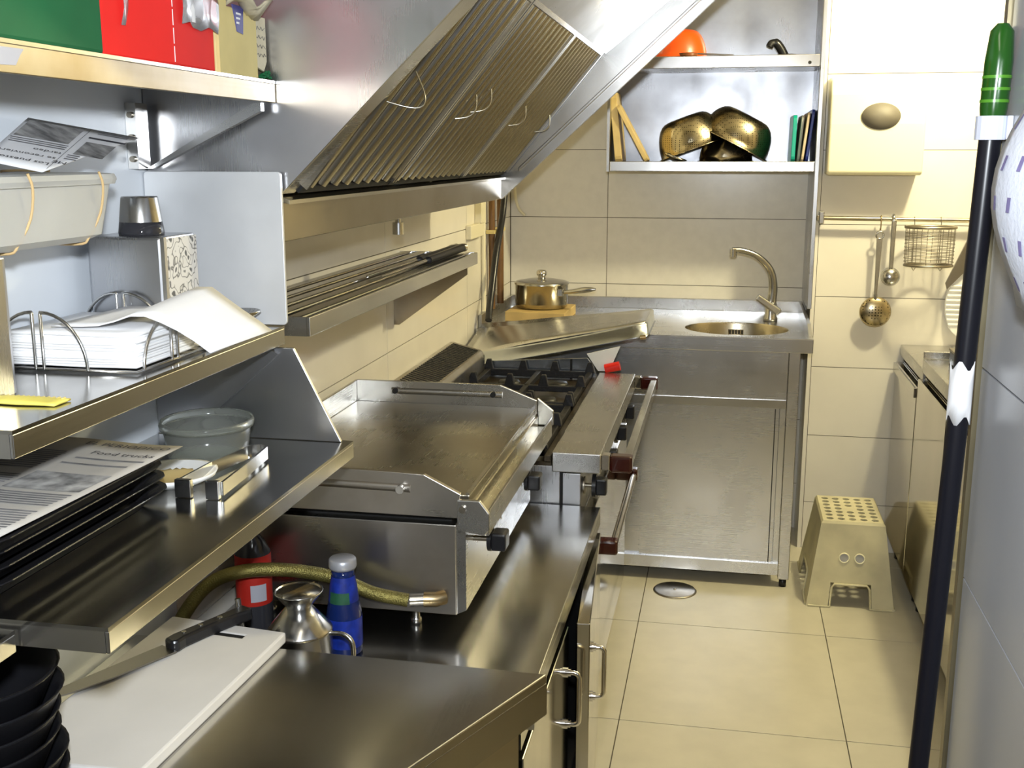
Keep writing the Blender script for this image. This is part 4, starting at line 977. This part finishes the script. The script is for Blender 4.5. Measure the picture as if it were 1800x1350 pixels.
q = MB().lathe([(0.0256, 0.091), (0.0235, 0.110)], c0, 30)
q.f = [f for i, f in enumerate(q.f) if 19 <= i <= 25]; q.sm = q.sm[:len(q.f)]
q.build('label_print', 'green_label', t)
MB().lathe([(0, 0.164), (0.020, 0.164), (0.0225, 0.161), (0.0230, 0.150), (0.0215, 0.146), (0, 0.146)], c0, 28).build('cap', 'cap_grey', t)
t = thing('sauce_bottle', 'bottle with red label standing behind the gas hose', 'bottle', (-0.770, 1.655, ZB))
c0 = (-0.770, 1.655, ZB)
MB().lathe([(0, 0), (0.029, 0), (0.030, 0.004), (0.030, 0.150), (0.020, 0.170), (0.013, 0.178), (0.013, 0.186), (0, 0.186)], c0, 28).build('glass', 'dark_glass', t)
MB().lathe([(0.0304, 0.060), (0.0306, 0.062), (0.0306, 0.145), (0.0304, 0.147)], c0, 28).build('red_label', 'bottle_red', t)
q = MB().lathe([(0.0310, 0.068), (0.0310, 0.098)], c0, 28); q.f = [f for i, f in enumerate(q.f) if 22 <= i <= 25]; q.sm = q.sm[:len(q.f)]
q.build('barcode_label', 'label_grey', t)
MB().lathe([(0, 0.200), (0.0145, 0.200), (0.0150, 0.186), (0, 0.186)], c0, 20).build('cap', 'brass', t)
tag(MB().tube([(-0.700, 1.475, ZB+0.004), (-0.722, 1.490, ZB+0.135)], 0.0045, 10).build('steel_rod', 'chrome_soft'), 'thin steel rod standing up at the tip of the knife handle', 'rod')

# black tongs on the slatted shelf
t = thing('kitchen_tongs', 'long tongs with black handles on the slatted shelf', 'tongs', (-0.70, 2.55, 1.243))
ZG = 1.2435
for dx in (0.0, 0.022):
    MB().tube([(-0.735+dx*1.4, 2.20, ZG+0.005), (-0.712+dx, 2.56, ZG+0.010)], [0.003, 0.005], 8).build('arm', 'chrome', t)
    MB().tube([(-0.712+dx, 2.52, ZG+0.010), (-0.700+dx*0.7, 2.84, ZG+0.013)], [0.009, 0.011], 10).build('grip', 'black_gloss', t)
MB().tube([(-0.705, 2.80, ZG+0.013), (-0.680, 2.85, ZG+0.013)], 0.011, 12).build('hinge', 'chrome', t)

# ------------------------------------------------------------------ pipes and cables in the corner
for y, zz, r, l in ((3.975, 0.936, 0.012, 'brown copper pipe running up the corner, nearer the hood'), (4.130, 0.936, 0.013, 'brown copper pipe running up the corner, nearer the back wall')):
    tag(MB().tube([(-0.846, y, zz), (-0.846, y, 2.34)], r, 14).build('copper_pipe', 'copper_pipe'), l, 'pipe', 'copper pipes in the corner')
tag(MB().tube([(-0.857, 3.88, 0.94), (-0.857, 3.88, 2.34)], 0.008, 10).build('conduit', 'cable_white'), 'thin cream conduit beside the copper pipes', 'conduit')
t = thing('pipe_clip', 'yellowed plastic clip holding the two copper pipes', 'clip', (-0.85, 4.05, 1.215))
B(-0.864, -0.831, 3.955, 4.155, 1.212, 1.226).build('strap', 'tape', t, bev=0.002)
t = thing('junction_box', 'cream junction box and trunking on the tiled wall under the hood', 'box', (-0.855, 3.73, 1.20))
B(-0.8648, -0.845, 3.640, 3.835, 1.215, 1.262).build('box_cover', 'cable_white', t, bev=0.003)
B(-0.8648, -0.840, 3.775, 3.845, 1.262, 1.36).build('trunking', 'cable_white', t, bev=0.002)
pts = smooth_path([(-0.812, 3.755, 0.925), (-0.816, 3.79, 0.96), (-0.818, 3.845, 1.03), (-0.818, 3.93, 1.16), (-0.818, 4.05, 1.30), (-0.818, 4.09, 1.50), (-0.818, 4.10, 2.33)], 8)
tag(MB().tube(pts, 0.0125, 12).build('cable', 'black_plastic'), 'thick black cable hanging in front of the copper pipes', 'cable')
pts = smooth_path([(-0.835, 4.40, 2.33), (-0.835, 4.40, 1.50), (-0.838, 4.385, 1.36), (-0.83, 4.41, 1.29), (-0.805, 4.424, 1.255)], 8)
tag(MB().tube(pts, 0.006, 10).build('cable', 'cable_white'), 'thin cream cable in the corner beside the hood', 'cable')

# ------------------------------------------------------------------ saucepan on its board
t = thing('wooden_block', 'thick wooden board under the saucepan on the sink bench', 'board', (-0.66, 4.09, 0.89))
MB().prism([(-0.797, 3.975), (-0.572, 3.960), (-0.566, 4.225), (-0.790, 4.235)], 'z', 0.8902, 0.926).build('board', 'wood', t, bev=0.002)
t = thing('saucepan', 'stainless saucepan with lid and long handle on the wooden board', 'saucepan', (-0.683, 4.115, 0.926))
c0 = (-0.683, 4.115, 0.9265)
MB().lathe([(0, 0), (0.088, 0), (0.097, 0.006), (0.100, 0.020), (0.100, 0.088), (0.104, 0.090), (0.104, 0.092), (0.097, 0.092), (0.097, 0.02), (0, 0.008)], c0, 40).build('pot', 'pan_steel', t)
MB().lathe([(0.104, 0.0925), (0.104, 0.096), (0.095, 0.100), (0.05, 0.108), (0.0, 0.110)], c0, 40).build('lid', 'chrome_soft', t)
MB().lathe([(0, 0.108), (0.016, 0.108), (0.013, 0.116), (0.020, 0.126), (0.021, 0.134), (0.015, 0.142), (0, 0.144)], c0, 22).build('lid_knob', 'chrome', t)
MB().tube(smooth_path([(c0[0]+0.085, c0[1]-0.055, 0.992), (c0[0]+0.125, c0[1]-0.06, 0.996), (c0[0]+0.175, c0[1]-0.065, 1.004), (c0[0]+0.215, c0[1]-0.07, 1.008)], 4), [0.007, 0.007, 0.007, 0.008, 0.008, 0.009, 0.010, 0.011, 0.011, 0.010, 0.009, 0.007, 0.004], 12).build('handle', 'chrome_soft', t)
B(c0[0]+0.070, c0[0]+0.092, c0[1]-0.072, c0[1]-0.040, 0.976, 1.006).build('handle_bracket', 'chrome_soft', t, bev=0.003)

# ------------------------------------------------------------------ tilted tray between cooker and sink
t = thing('roasting_tray', 'upturned rounded steel tray resting tilted between cooker and sink bench', 'tray', (-0.54, 3.66, 0.83))
def tp(u, v, dz=0.0):
    x = -0.845 + 0.600*u; y = 3.475 + 0.335*v
    z = 0.850 + 0.105*u + 0.018*u*u + 0.054*v*(1-u)
    return (x, y, z + dz)
g = [[tp(i/14, j/6, -0.012*math.exp(-((i/14-0.12)/0.10)**2)*(1-j/6) + 0.004*math.exp(-((i/14-0.5)/0.3)**2)) for j in range(7)] for i in range(15)]
MB().sheet(g, 0.002).build('base', 'steel', t)
rim = [tp(i/14, 0) for i in range(15)] + [tp(1, j/6) for j in range(1, 7)]
m = MB(); vs = []; fs = []
for k, p in enumerate(rim):
    o_ = (0.0, -0.010) if k < 14 else ((0.010, 0.0) if k > 14 else (0.008, -0.008))
    vs += [p, (p[0]+o_[0]*0.7, p[1]+o_[1]*0.7, p[2]-0.006), (p[0]+o_[0], p[1]+o_[1], p[2]-0.040), (p[0]+o_[0]*1.5, p[1]+o_[1]*1.5, p[2]-0.041), (p[0]+o_[0]*0.6, p[1]+o_[1]*0.6, p[2]-0.038)]
for k in range(len(rim)-1):
    for j in range(4): fs.append((k*5+j, k*5+j+1, (k+1)*5+j+1, (k+1)*5+j))
m.add(vs, fs, True).build('rim', 'zinc', t)
e = tp(1, 0); MB().tube([(e[0]-0.012, e[1]-0.016, e[2]-0.044), (e[0]+0.006, e[1]-0.016, e[2]-0.042)], 0.007, 12).build('rivet', 'brass', t)
t = thing('spatula', 'white spatula blade with red tip behind the cooker console', 'spatula', (-0.35, 3.45, 0.817))
MB().prism([(-0.425, 0.872), (-0.318, 0.900), (-0.345, 0.835), (-0.362, 0.818), (-0.388, 0.818)], 'y', 3.450, 3.456).build('blade', 'white_plastic', t)
MB().tube([(-0.365, 3.447, 0.826), (-0.318, 3.447, 0.838)], 0.015, 12).build('handle_tip', 'red_plastic', t)

# ------------------------------------------------------------------ right-hand back wall
t = thing('towel_dispenser', 'cream paper towel dispenser with oval window on the back wall', 'dispenser', (0.50, 4.14, 1.425))
pr = [(4.199, 1.426), (4.090, 1.426), (4.079, 1.436), (4.076, 1.60), (4.085, 1.70), (4.115, 1.752), (4.199, 1.765)]
MB().prism(pr, 'x', 0.338, 0.657).build('casing', 'cream_casing', t, bev=0.012, seg=4)
q = MB().lathe([(0, 0), (1, 0), (1, 0.004), (0, 0.005)], (0, 0, 0), 36).xf(Matrix.Translation((0.507, 4.0765, 1.626)) @ Matrix.Rotation(R(90), 4, 'X') @ Matrix.Diagonal((0.065, 0.045, 1, 1)))
q.build('window', 'window_smoke', t)
t = thing('utensil_rail', 'brass-coloured utensil rail on the back wall', 'rail', (0.7, 4.16, 1.27))
MB().tube([(0.322, 4.160, 1.272), (1.20, 4.160, 1.266)], 0.008, 12).build('bar', 'rail_metal', t)
for x in (0.325, 1.17): B(x, x+0.018, 4.142, 4.1985, 1.252, 1.296).build('bracket', 'chrome_soft', t, bev=0.003)
B(0.318, 0.333, 4.150, 4.170, 1.262, 1.282).build('end_cap', 'chrome', t, bev=0.002)
def s_hook(par, x, z, drop):
    p = [(x, 4.172, z-0.004)] + arc((x, 4.160, z), 0.011, 0, 180, 6, 'yz')[1:] + [(x, 4.149, z-drop*0.5)] + [(x, 4.152, z-drop), (x, 4.160, z-drop-0.004), (x, 4.166, z-drop+0.004)]
    MB().tube(p, 0.0022, 6).build('hook', 'brass', par)
# skimmer
t = thing('skimmer', 'perforated skimmer hanging from the rail on the back wall', 'skimmer', (0.54, 4.15, 0.87), 'utensils hanging from the rail')
s_hook(t, 0.541, 1.272, 0.040)
MB().tube(arc((0.540, 4.155, 1.213), 0.013, 0, 360, 14)[:-1], 0.0035, 8, closed=True).build('hanging_eye', 'chrome_soft', t)
MB().hexa([(0.534, 4.152, 0.99), (0.544, 4.152, 0.99), (0.544, 4.157, 0.99), (0.534, 4.157, 0.99)], [(0.529, 4.152, 1.202), (0.551, 4.152, 1.202), (0.551, 4.157, 1.202), (0.529, 4.157, 1.202)]).build('handle', 'chrome_soft', t, bev=0.002)
q = MB().lathe([(0, 0), (0.025, 0.002), (0.045, 0.008), (0.056, 0.016), (0.056, 0.018), (0.044, 0.010), (0.024, 0.004), (0, 0.002)], n=30)
q.xf(Matrix.Translation((0.542, 4.140, 0.935)) @ Matrix.Rotation(R(-90), 4, 'X'))
perforated('skim_steel', (0.56, 0.47, 0.30), 0.25, 95)
q.build('perforated_disc', 'skim_steel', t)
MB().tube([(0.540, 4.155, 0.975), (0.539, 4.155, 1.0)], 0.007, 10).build('neck', 'chrome_soft', t)
# ladle
t = thing('ladle', 'plain steel ladle hanging between skimmer and wire basket', 'ladle', (0.585, 4.14, 1.03), 'utensils hanging from the rail')
MB().tube([(0.584, 4.172, 1.268)] + arc((0.584, 4.160, 1.2715), 0.012, 0, 180, 6, 'yz')[1:] + [(0.584, 4.148, 1.262)], 0.006, 8).build('hook', 'chrome_soft', t)
MB().hexa([(0.577, 4.142, 1.095), (0.592, 4.142, 1.095), (0.592, 4.150, 1.095), (0.577, 4.150, 1.095)], [(0.576, 4.144, 1.270), (0.594, 4.144, 1.270), (0.594, 4.152, 1.270), (0.576, 4.152, 1.270)]).build('handle', 'chrome_soft', t, bev=0.003)
q = MB().lathe([(0, 0), (0.018, 0.002), (0.030, 0.012), (0.034, 0.030), (0.032, 0.030), (0.028, 0.014), (0, 0.003)], n=26)
q.xf(Matrix.Translation((0.586, 4.128, 1.070)) @ Matrix.Rotation(R(-100), 4, 'X')).build('bowl', 'chrome_soft', t)
# wire basket
t = thing('wire_basket', 'round wire cutlery basket hanging from the rail', 'basket', (0.70, 4.11, 1.10), 'utensils hanging from the rail')
bc = (0.700, 4.085)
def ring(z, rx, r): return MB().tube([(bc[0]+rx*math.cos(2*math.pi*k/28), bc[1]+rx*0.72*math.sin(2*math.pi*k/28), z) for k in range(28)], r, 6, closed=True)
ring(1.248, 0.084, 0.0052).build('top_hoop', 'wire', t)
ring(1.115, 0.080, 0.0048).build('bottom_hoop', 'wire', t)
for k in range(14):
    a = 2*math.pi*k/14
    MB().tube([(bc[0]+0.083*math.cos(a), bc[1]+0.060*math.sin(a), 1.248), (bc[0]+0.080*math.cos(a), bc[1]+0.0575*math.sin(a), 1.114)], 0.0012, 5).build('upright_wire', 'wire', t)
for k in range(9): ring(1.128+0.0125*k, 0.0835, 0.0011).build('hoop_wire', 'wire', t)
for x in (0.655, 0.745):
    MB().tube([(x, 4.172, 1.262)] + arc((x, 4.160, 1.268), 0.011, 0, 180, 6, 'yz')[1:] + [(x, 4.146, 1.245), (x, 4.140, 1.10), (x+0.006, 4.140, 1.09), (x+0.012, 4.140, 1.10)], 0.0016, 6).build('hook', 'wire', t)
# ribbed scraper
t = thing('ribbed_scoop', 'white ribbed oval scoop hanging on the wall beside the black pole', 'scoop', (0.835, 4.16, 0.85), 'utensils hanging from the rail')
MB().prism([(0.845+0.062*math.cos(R(a)), 0.965+0.115*math.sin(R(a))) for a in range(0, 360, 12)], 'y', 4.165, 4.185).build('plate', 'white_plastic', t, bev=0.003)
for k in range(9):
    z = 0.895 + 0.0175*k; wd = 0.060*math.sqrt(max(0.05, 1-((z-0.965)/0.118)**2))
    MB().tube([(0.845-wd, 4.163, z), (0.845+wd, 4.163, z)], 0.0045, 8).build('rib', 'white_plastic', t)
MB().prism([(0.782, 1.025), (0.80, 1.045), (0.835, 1.085), (0.865, 1.085), (0.856, 1.20), (0.838, 1.20), (0.776, 1.045)], 'y', 4.150, 4.162).build('backing', 'wire', t)
MB().tube([(0.847, 4.172, 1.262)] + arc((0.847, 4.160, 1.268), 0.011, 0, 180, 6, 'yz')[1:] + [(0.847, 4.149, 1.24), (0.847, 4.154, 1.19)], 0.0022, 6).build('hook', 'wire', t)

# ------------------------------------------------------------------ right-hand units
t = thing('undercounter_fridge', 'far stainless undercounter unit against the back wall, right', 'fridge', (1.0, 3.95, 0), 'stainless units on the right')
B(0.655, 1.345, 3.702, 4.19, 0.10, 0.755).build('body', 'steel_mirror', t)
B(0.645, 1.345, 3.700, 4.196, 0.772, 0.812).build('worktop', 'steel', t, bev=0.003)
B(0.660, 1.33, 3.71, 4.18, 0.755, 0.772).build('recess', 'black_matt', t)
d = B(0.630, 0.655, 3.708, 4.185, 0.11, 0.750).build('door', 'steel_mirror', t, bev=0.003)
B(0.622, 0.631, 3.71, 4.18, 0.715, 0.748).build('handle_strip', 'steel_lip', d, bev=0.002)
for x in (0.69, 1.30):
    for y in (3.74, 4.15): MB().tube([(x, y, 0), (x, y, 0.10)], 0.02, 12).build('foot', 'black_plastic', t)
t = thing('undercounter_fridge', 'nearer stainless undercounter unit behind the black pole', 'fridge', (1.0, 2.9, 0), 'stainless units on the right')
B(0.650, 1.345, 2.20, 3.692, 0.10, 0.79).build('body', 'steel_mirror', t)
B(0.640, 1.345, 2.20, 3.694, 0.805, 0.850).build('worktop', 'steel', t, bev=0.003)
B(0.640, 1.345, 3.680, 3.694, 0.850, 0.875).build('upstand', 'steel', t, bev=0.002)
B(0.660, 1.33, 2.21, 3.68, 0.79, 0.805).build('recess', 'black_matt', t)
for y in (2.205, 2.700, 3.195): B(0.628, 0.650, y, y+0.490, 0.11, 0.785).build('door', 'steel_mirror', t, bev=0.003)
for x in (0.69, 1.30):
    for y in (2.3, 3.65): MB().tube([(x, y, 0), (x, y, 0.10)], 0.02, 12).build('foot', 'black_plastic', t)
t = thing('contact_grill', 'small black appliance on the nearer right-hand unit', 'grill', (0.80, 3.5, 0.85))
B(0.705, 0.92, 3.42, 3.62, 0.8505, 0.895).build('base', 'black_plastic', t, bev=0.006)
B(0.700, 0.90, 3.43, 3.61, 0.895, 0.902).build('plate', 'wire', t, bev=0.002)
MB().prism([(0.73, 0.902), (0.88, 0.902), (0.80, 0.945)], 'y', 3.50, 3.54).build('lid_hinge', 'wire', t)

# ------------------------------------------------------------------ step stool
def stool():
    t = thing('step_stool', 'cream plastic step stool with holes on the floor at the back wall', 'stool', (0.455, 3.83, 0))
    TX0, TX1, TY0, TY1, TZ = 0.352, 0.560, 3.672, 3.965, 0.288
    BX0, BX1, BY0, BY1 = 0.312, 0.598, 3.622, 4.040
    # top with a grid of round holes
    nx, ny = 5, 7; cw = (TX1-TX0-0.024)/nx; ch = (TY1-TY0-0.03)/ny; ox, oy = TX0+0.012, TY0+0.015
    m = MB(); K = 12
    for i in range(nx):
        for j in range(ny):
            cx, cy = ox+cw*(i+0.5), oy+ch*(j+0.5)
            if i == 2 and j == 3:
                m.add([(cx-cw/2, cy-ch/2, TZ), (cx+cw/2, cy-ch/2, TZ), (cx+cw/2, cy+ch/2, TZ), (cx-cw/2, cy+ch/2, TZ)], [(0, 1, 2, 3)]); continue
            inn = []; out = []; low = []
            for k in range(K):
                a = 2*math.pi*(k+0.5)/K; c, s_ = math.cos(a), math.sin(a); tt = min(cw/2/max(abs(c), 1e-9), ch/2/max(abs(s_), 1e-9))
                inn.append((cx+0.0122*c, cy+0.0122*s_, TZ)); low.append((cx+0.0120*c, cy+0.0120*s_, TZ-0.006)); out.append((cx+c*tt, cy+s_*tt, TZ))
            fs = []
            for k in range(K): k2 = (k+1) % K; fs += [(k, K+k, K+k2, k2)]
            m.add(inn+out, fs); m.add(inn+low, [(k, (k+1) % K, K+(k+1) % K, K+k) for k in range(K)])
            # corners of the cell
            for sx in (-1, 1):
                for sy in (-1, 1):
                    pts = [p for p in out if (p[0]-cx)*sx > 0 and (p[1]-cy)*sy > 0]
                    px_ = [p for p in pts if abs(abs(p[0]-cx)-cw/2) < 1e-6]; py_ = [p for p in pts if abs(abs(p[1]-cy)-ch/2) < 1e-6]
                    if px_ and py_:
                        a = max(px_, key=lambda p: (p[1]-cy)*sy); b = max(py_, key=lambda p: (p[0]-cx)*sx)
                        tri = [a, (cx+sx*cw/2, cy+sy*ch/2, TZ), b]
                        m.add(tri, [(0, 1, 2) if sx*sy > 0 else (2, 1, 0)])
    m.build('step', 'cream_plastic', t)
    e = MB()
    o_ = [(TX0+0.006, TY0+0.006), (TX1-0.006, TY0+0.006), (TX1-0.006, TY1-0.006), (TX0+0.006, TY1-0.006)]; i_ = [(ox, oy), (TX1-0.012, oy), (TX1-0.012, TY1-0.015), (ox, TY1-0.015)]
    q_ = [(TX0, TY0), (TX1, TY0), (TX1, TY1), (TX0, TY1)]
    for k in range(4):
        k2 = (k+1) % 4
        e.add([(*i_[k], TZ), (*o_[k], TZ+0.001), (*o_[k2], TZ+0.001), (*i_[k2], TZ)], [(0, 1, 2, 3)])
        e.add([(*o_[k], TZ+0.001), (*q_[k], TZ-0.008), (*q_[k2], TZ-0.008), (*o_[k2], TZ+0.001)], [(0, 1, 2, 3)])
    e.build('step_edge', 'cream_plastic', t)
    # tapering sides with arched cut-outs
    def side(pt, pb, name, holes, arch):
        # pt: (left,right) top points; pb: bottom points; param s across, z
        a0, a1 = Vector(pt[0]), Vector(pt[1]); b0, b1 = Vector(pb[0]), Vector(pb[1])
        def P_(s_, f): return (a0*(1-s_)+a1*s_)*(1-f) + (b0*(1-s_)+b1*s_)*f
        NS, NF = 24, 20; m = MB()
        nrm = (a1-a0).cross(b0-a0).normalized()*0.004
        keep = set()
        for i in range(NS):
            for j in range(NF):
                s_, f = (i+0.5)/NS, (j+0.5)/NF
                if arch[0] < s_ < arch[1] and f > arch[2]: continue
                keep.add((i, j))
        for (i, j) in keep:
            q = [P_(i/NS, j/NF), P_(i/NS, (j+1)/NF), P_((i+1)/NS, (j+1)/NF), P_((i+1)/NS, j/NF)]
            m.add(q, [(0, 1, 2, 3)]); m.add([p+nrm for p in q], [(3, 2, 1, 0)])
            for di, dj, e0, e1 in ((-1, 0, 0, 1), (1, 0, 2, 3), (0, 1, 1, 2), (0, -1, 3, 0)):
                if (i+di, j+dj) not in keep: m.add([q[e0], q[e1], q[e1]+nrm, q[e0]+nrm], [(3, 2, 1, 0)])
        so = m.build(name, 'cream_plastic', t)
        return so, P_, nrm
    zt = TZ-0.008
    T4 = [(TX0, TY0, zt), (TX1, TY0, zt), (TX1, TY1, zt), (TX0, TY1, zt)]; B4 = [(BX0, BY0, 0), (BX1, BY0, 0), (BX1, BY1, 0), (BX0, BY1, 0)]
    for k in range(4):
        k2 = (k+1) % 4
        so, P_, nr_ = side((T4[k], T4[k2]), (B4[k], B4[k2]), 'side_wall', None, (0.27, 0.73, 0.72))
        # raised bead round the arch and hem
        out = -nr_.normalized()
        path = [P_(0.02, 0.99), P_(0.27, 0.99), P_(0.27, 0.76), P_(0.30, 0.715), P_(0.70, 0.715), P_(0.73, 0.76), P_(0.73, 0.99), P_(0.98, 0.99)]
        MB().tube([p+out*0.002 for p in path], 0.0042, 6).build('bead', 'cream_plastic', so)
        if k in (0, 2):
            for s_ in (0.395, 0.605):
                c = P_(s_, 0.40); d = (P_(1, 0.4)-P_(0, 0.4)).normalized(); u = (P_(s_, 0.3)-P_(s_, 0.5)).normalized()
                ringp = [c + (d*math.cos(2*math.pi*q/16)+u*math.sin(2*math.pi*q/16))*0.0160 + out*0.001 for q in range(16)]
                MB().tube(ringp, 0.0022, 6, closed=True).build('hole_rim', 'cream_casing', so)
                MB().add([c + (d*math.cos(2*math.pi*q/16)+u*math.sin(2*math.pi*q/16))*0.0152 + out*0.0008 for q in range(16)], [tuple(range(16))]).build('finger_hole', 'grey_plastic', so)
stool()

# floor drain
t = thing('floor_drain', 'round steel drain cover on the floor in front of the sink', 'drain', (-0.130, 3.672, 0))
MB().lathe([(0, 0.004), (0.068, 0.004), (0.073, 0.003), (0.076, 0.0), (0, 0.0)], (-0.130, 3.672, 0.0002), 40).build('cover', 'steel_worn', t)
MB().lathe([(0, 0.002), (0.004, 0.002), (0.005, 0.0), (0, 0.0)], (-0.130, 3.672, 0.0042), 12).build('screw', 'chrome', t)

# ------------------------------------------------------------------ broom pole, clip and cloth on the near wall
t = thing('broom', 'black pole with green ribbed grip standing at the doorway edge', 'pole', (0.255, 1.345, 0))
pz = lambda z: 0.246 + 0.0265*(z/1.0)
MB().tube([(pz(0), 1.345, 0.0), (pz(1.55), 1.345, 1.55)], 0.0122, 16).build('pole', 'pole_black', t)
MB().tube([(pz(z), 1.345, z) for z in (1.540, 1.550, 1.60, 1.632, 1.640)], [0.0135, 0.0148, 0.0150, 0.0125, 0.006], 18).build('grip', 'green_grip', t)
for z in (1.557, 1.570, 1.583): MB().tube([(pz(z), 1.345, z-0.0016), (pz(z), 1.345, z+0.0016)], 0.0155, 18).build('grip_ring', 'green_ring', t)
MB().sheet([[(pz(1.2)+0.0132*math.sin(R(a)), 1.345-0.0132*math.cos(R(a)), z + 0.006*math.sin(a*0.07)*(1 if z < 1.21 else -1)) for z in (1.192, 1.215, 1.24, 1.258)] for a in range(-105, 76, 15)], 0.0008).build('torn_sticker', 'label_white', t)
t = thing('broom_clip', 'white clip holding the black pole to the wall edge', 'clip', (0.29, 1.345, 1.516))
m = MB()
for a in range(-60, 300, 20):
    a0, a1 = R(a), R(a+20); cx, cy = pz(1.53), 1.345
    q = [(cx+0.0138*math.cos(a0), cy+0.0138*math.sin(a0)), (cx+0.0175*math.cos(a0), cy+0.0175*math.sin(a0)), (cx+0.0175*math.cos(a1), cy+0.0175*math.sin(a1)), (cx+0.0138*math.cos(a1), cy+0.0138*math.sin(a1))]
    m.prism(q, 'z', 1.515, 1.541)
m.build('jaw', 'clip_white', t)
B(pz(1.53)+0.012, 0.3048, 1.325, 1.337, 1.515, 1.541).build('arm', 'clip_white', t, bev=0.001)
t = thing('tea_towel', 'white cloth with dark dashes hanging on the near right wall', 'cloth', (0.27, 1.05, 1.36))
def cl(i, j):
    u = i/10; v = j/12           # u along y (far -> near), v down
    y = 1.105 - 0.30*u*(0.55+0.45*math.sin(min(1, v*1.4)*math.pi/2)) + 0.035*math.sin(math.pi*v)*(1-u)
    z = 1.575 - 0.215*v - 0.012*u*v
    x = 0.285 - 0.032*math.sin(math.pi*min(1, v*1.05))*(0.5+0.5*math.sin(u*7+1)) - 0.012*v
    return (x, y, z)
MB().sheet([[cl(i, j) for j in range(13)] for i in range(11)], 0.004).build('cloth', 'cloth', t)
m = MB()
for a in range(9):
    for b_ in range(5):
        i, j = 0.7+a*1.05+(0.4 if b_ % 2 else 0), 2.2+b_*2.05
        if i > 9.5 or j > 11.2: continue
        def cf(i, j):
            p = Vector(cl(i, j)); return p + Vector((-0.0026, -0.0006, 0))
        m.add([cf(i+0.12, j), cf(i, j+0.75), cf(i+0.20, j+0.75), cf(i+0.32, j)], [(0, 1, 2, 3)])
m.build('dash_print', 'cloth_mark', t)
MB().tube([(0.304, 1.06, 1.575), (0.285, 1.06, 1.575), (0.280, 1.06, 1.585)], 0.004, 8).build('hook', 'chrome', t)
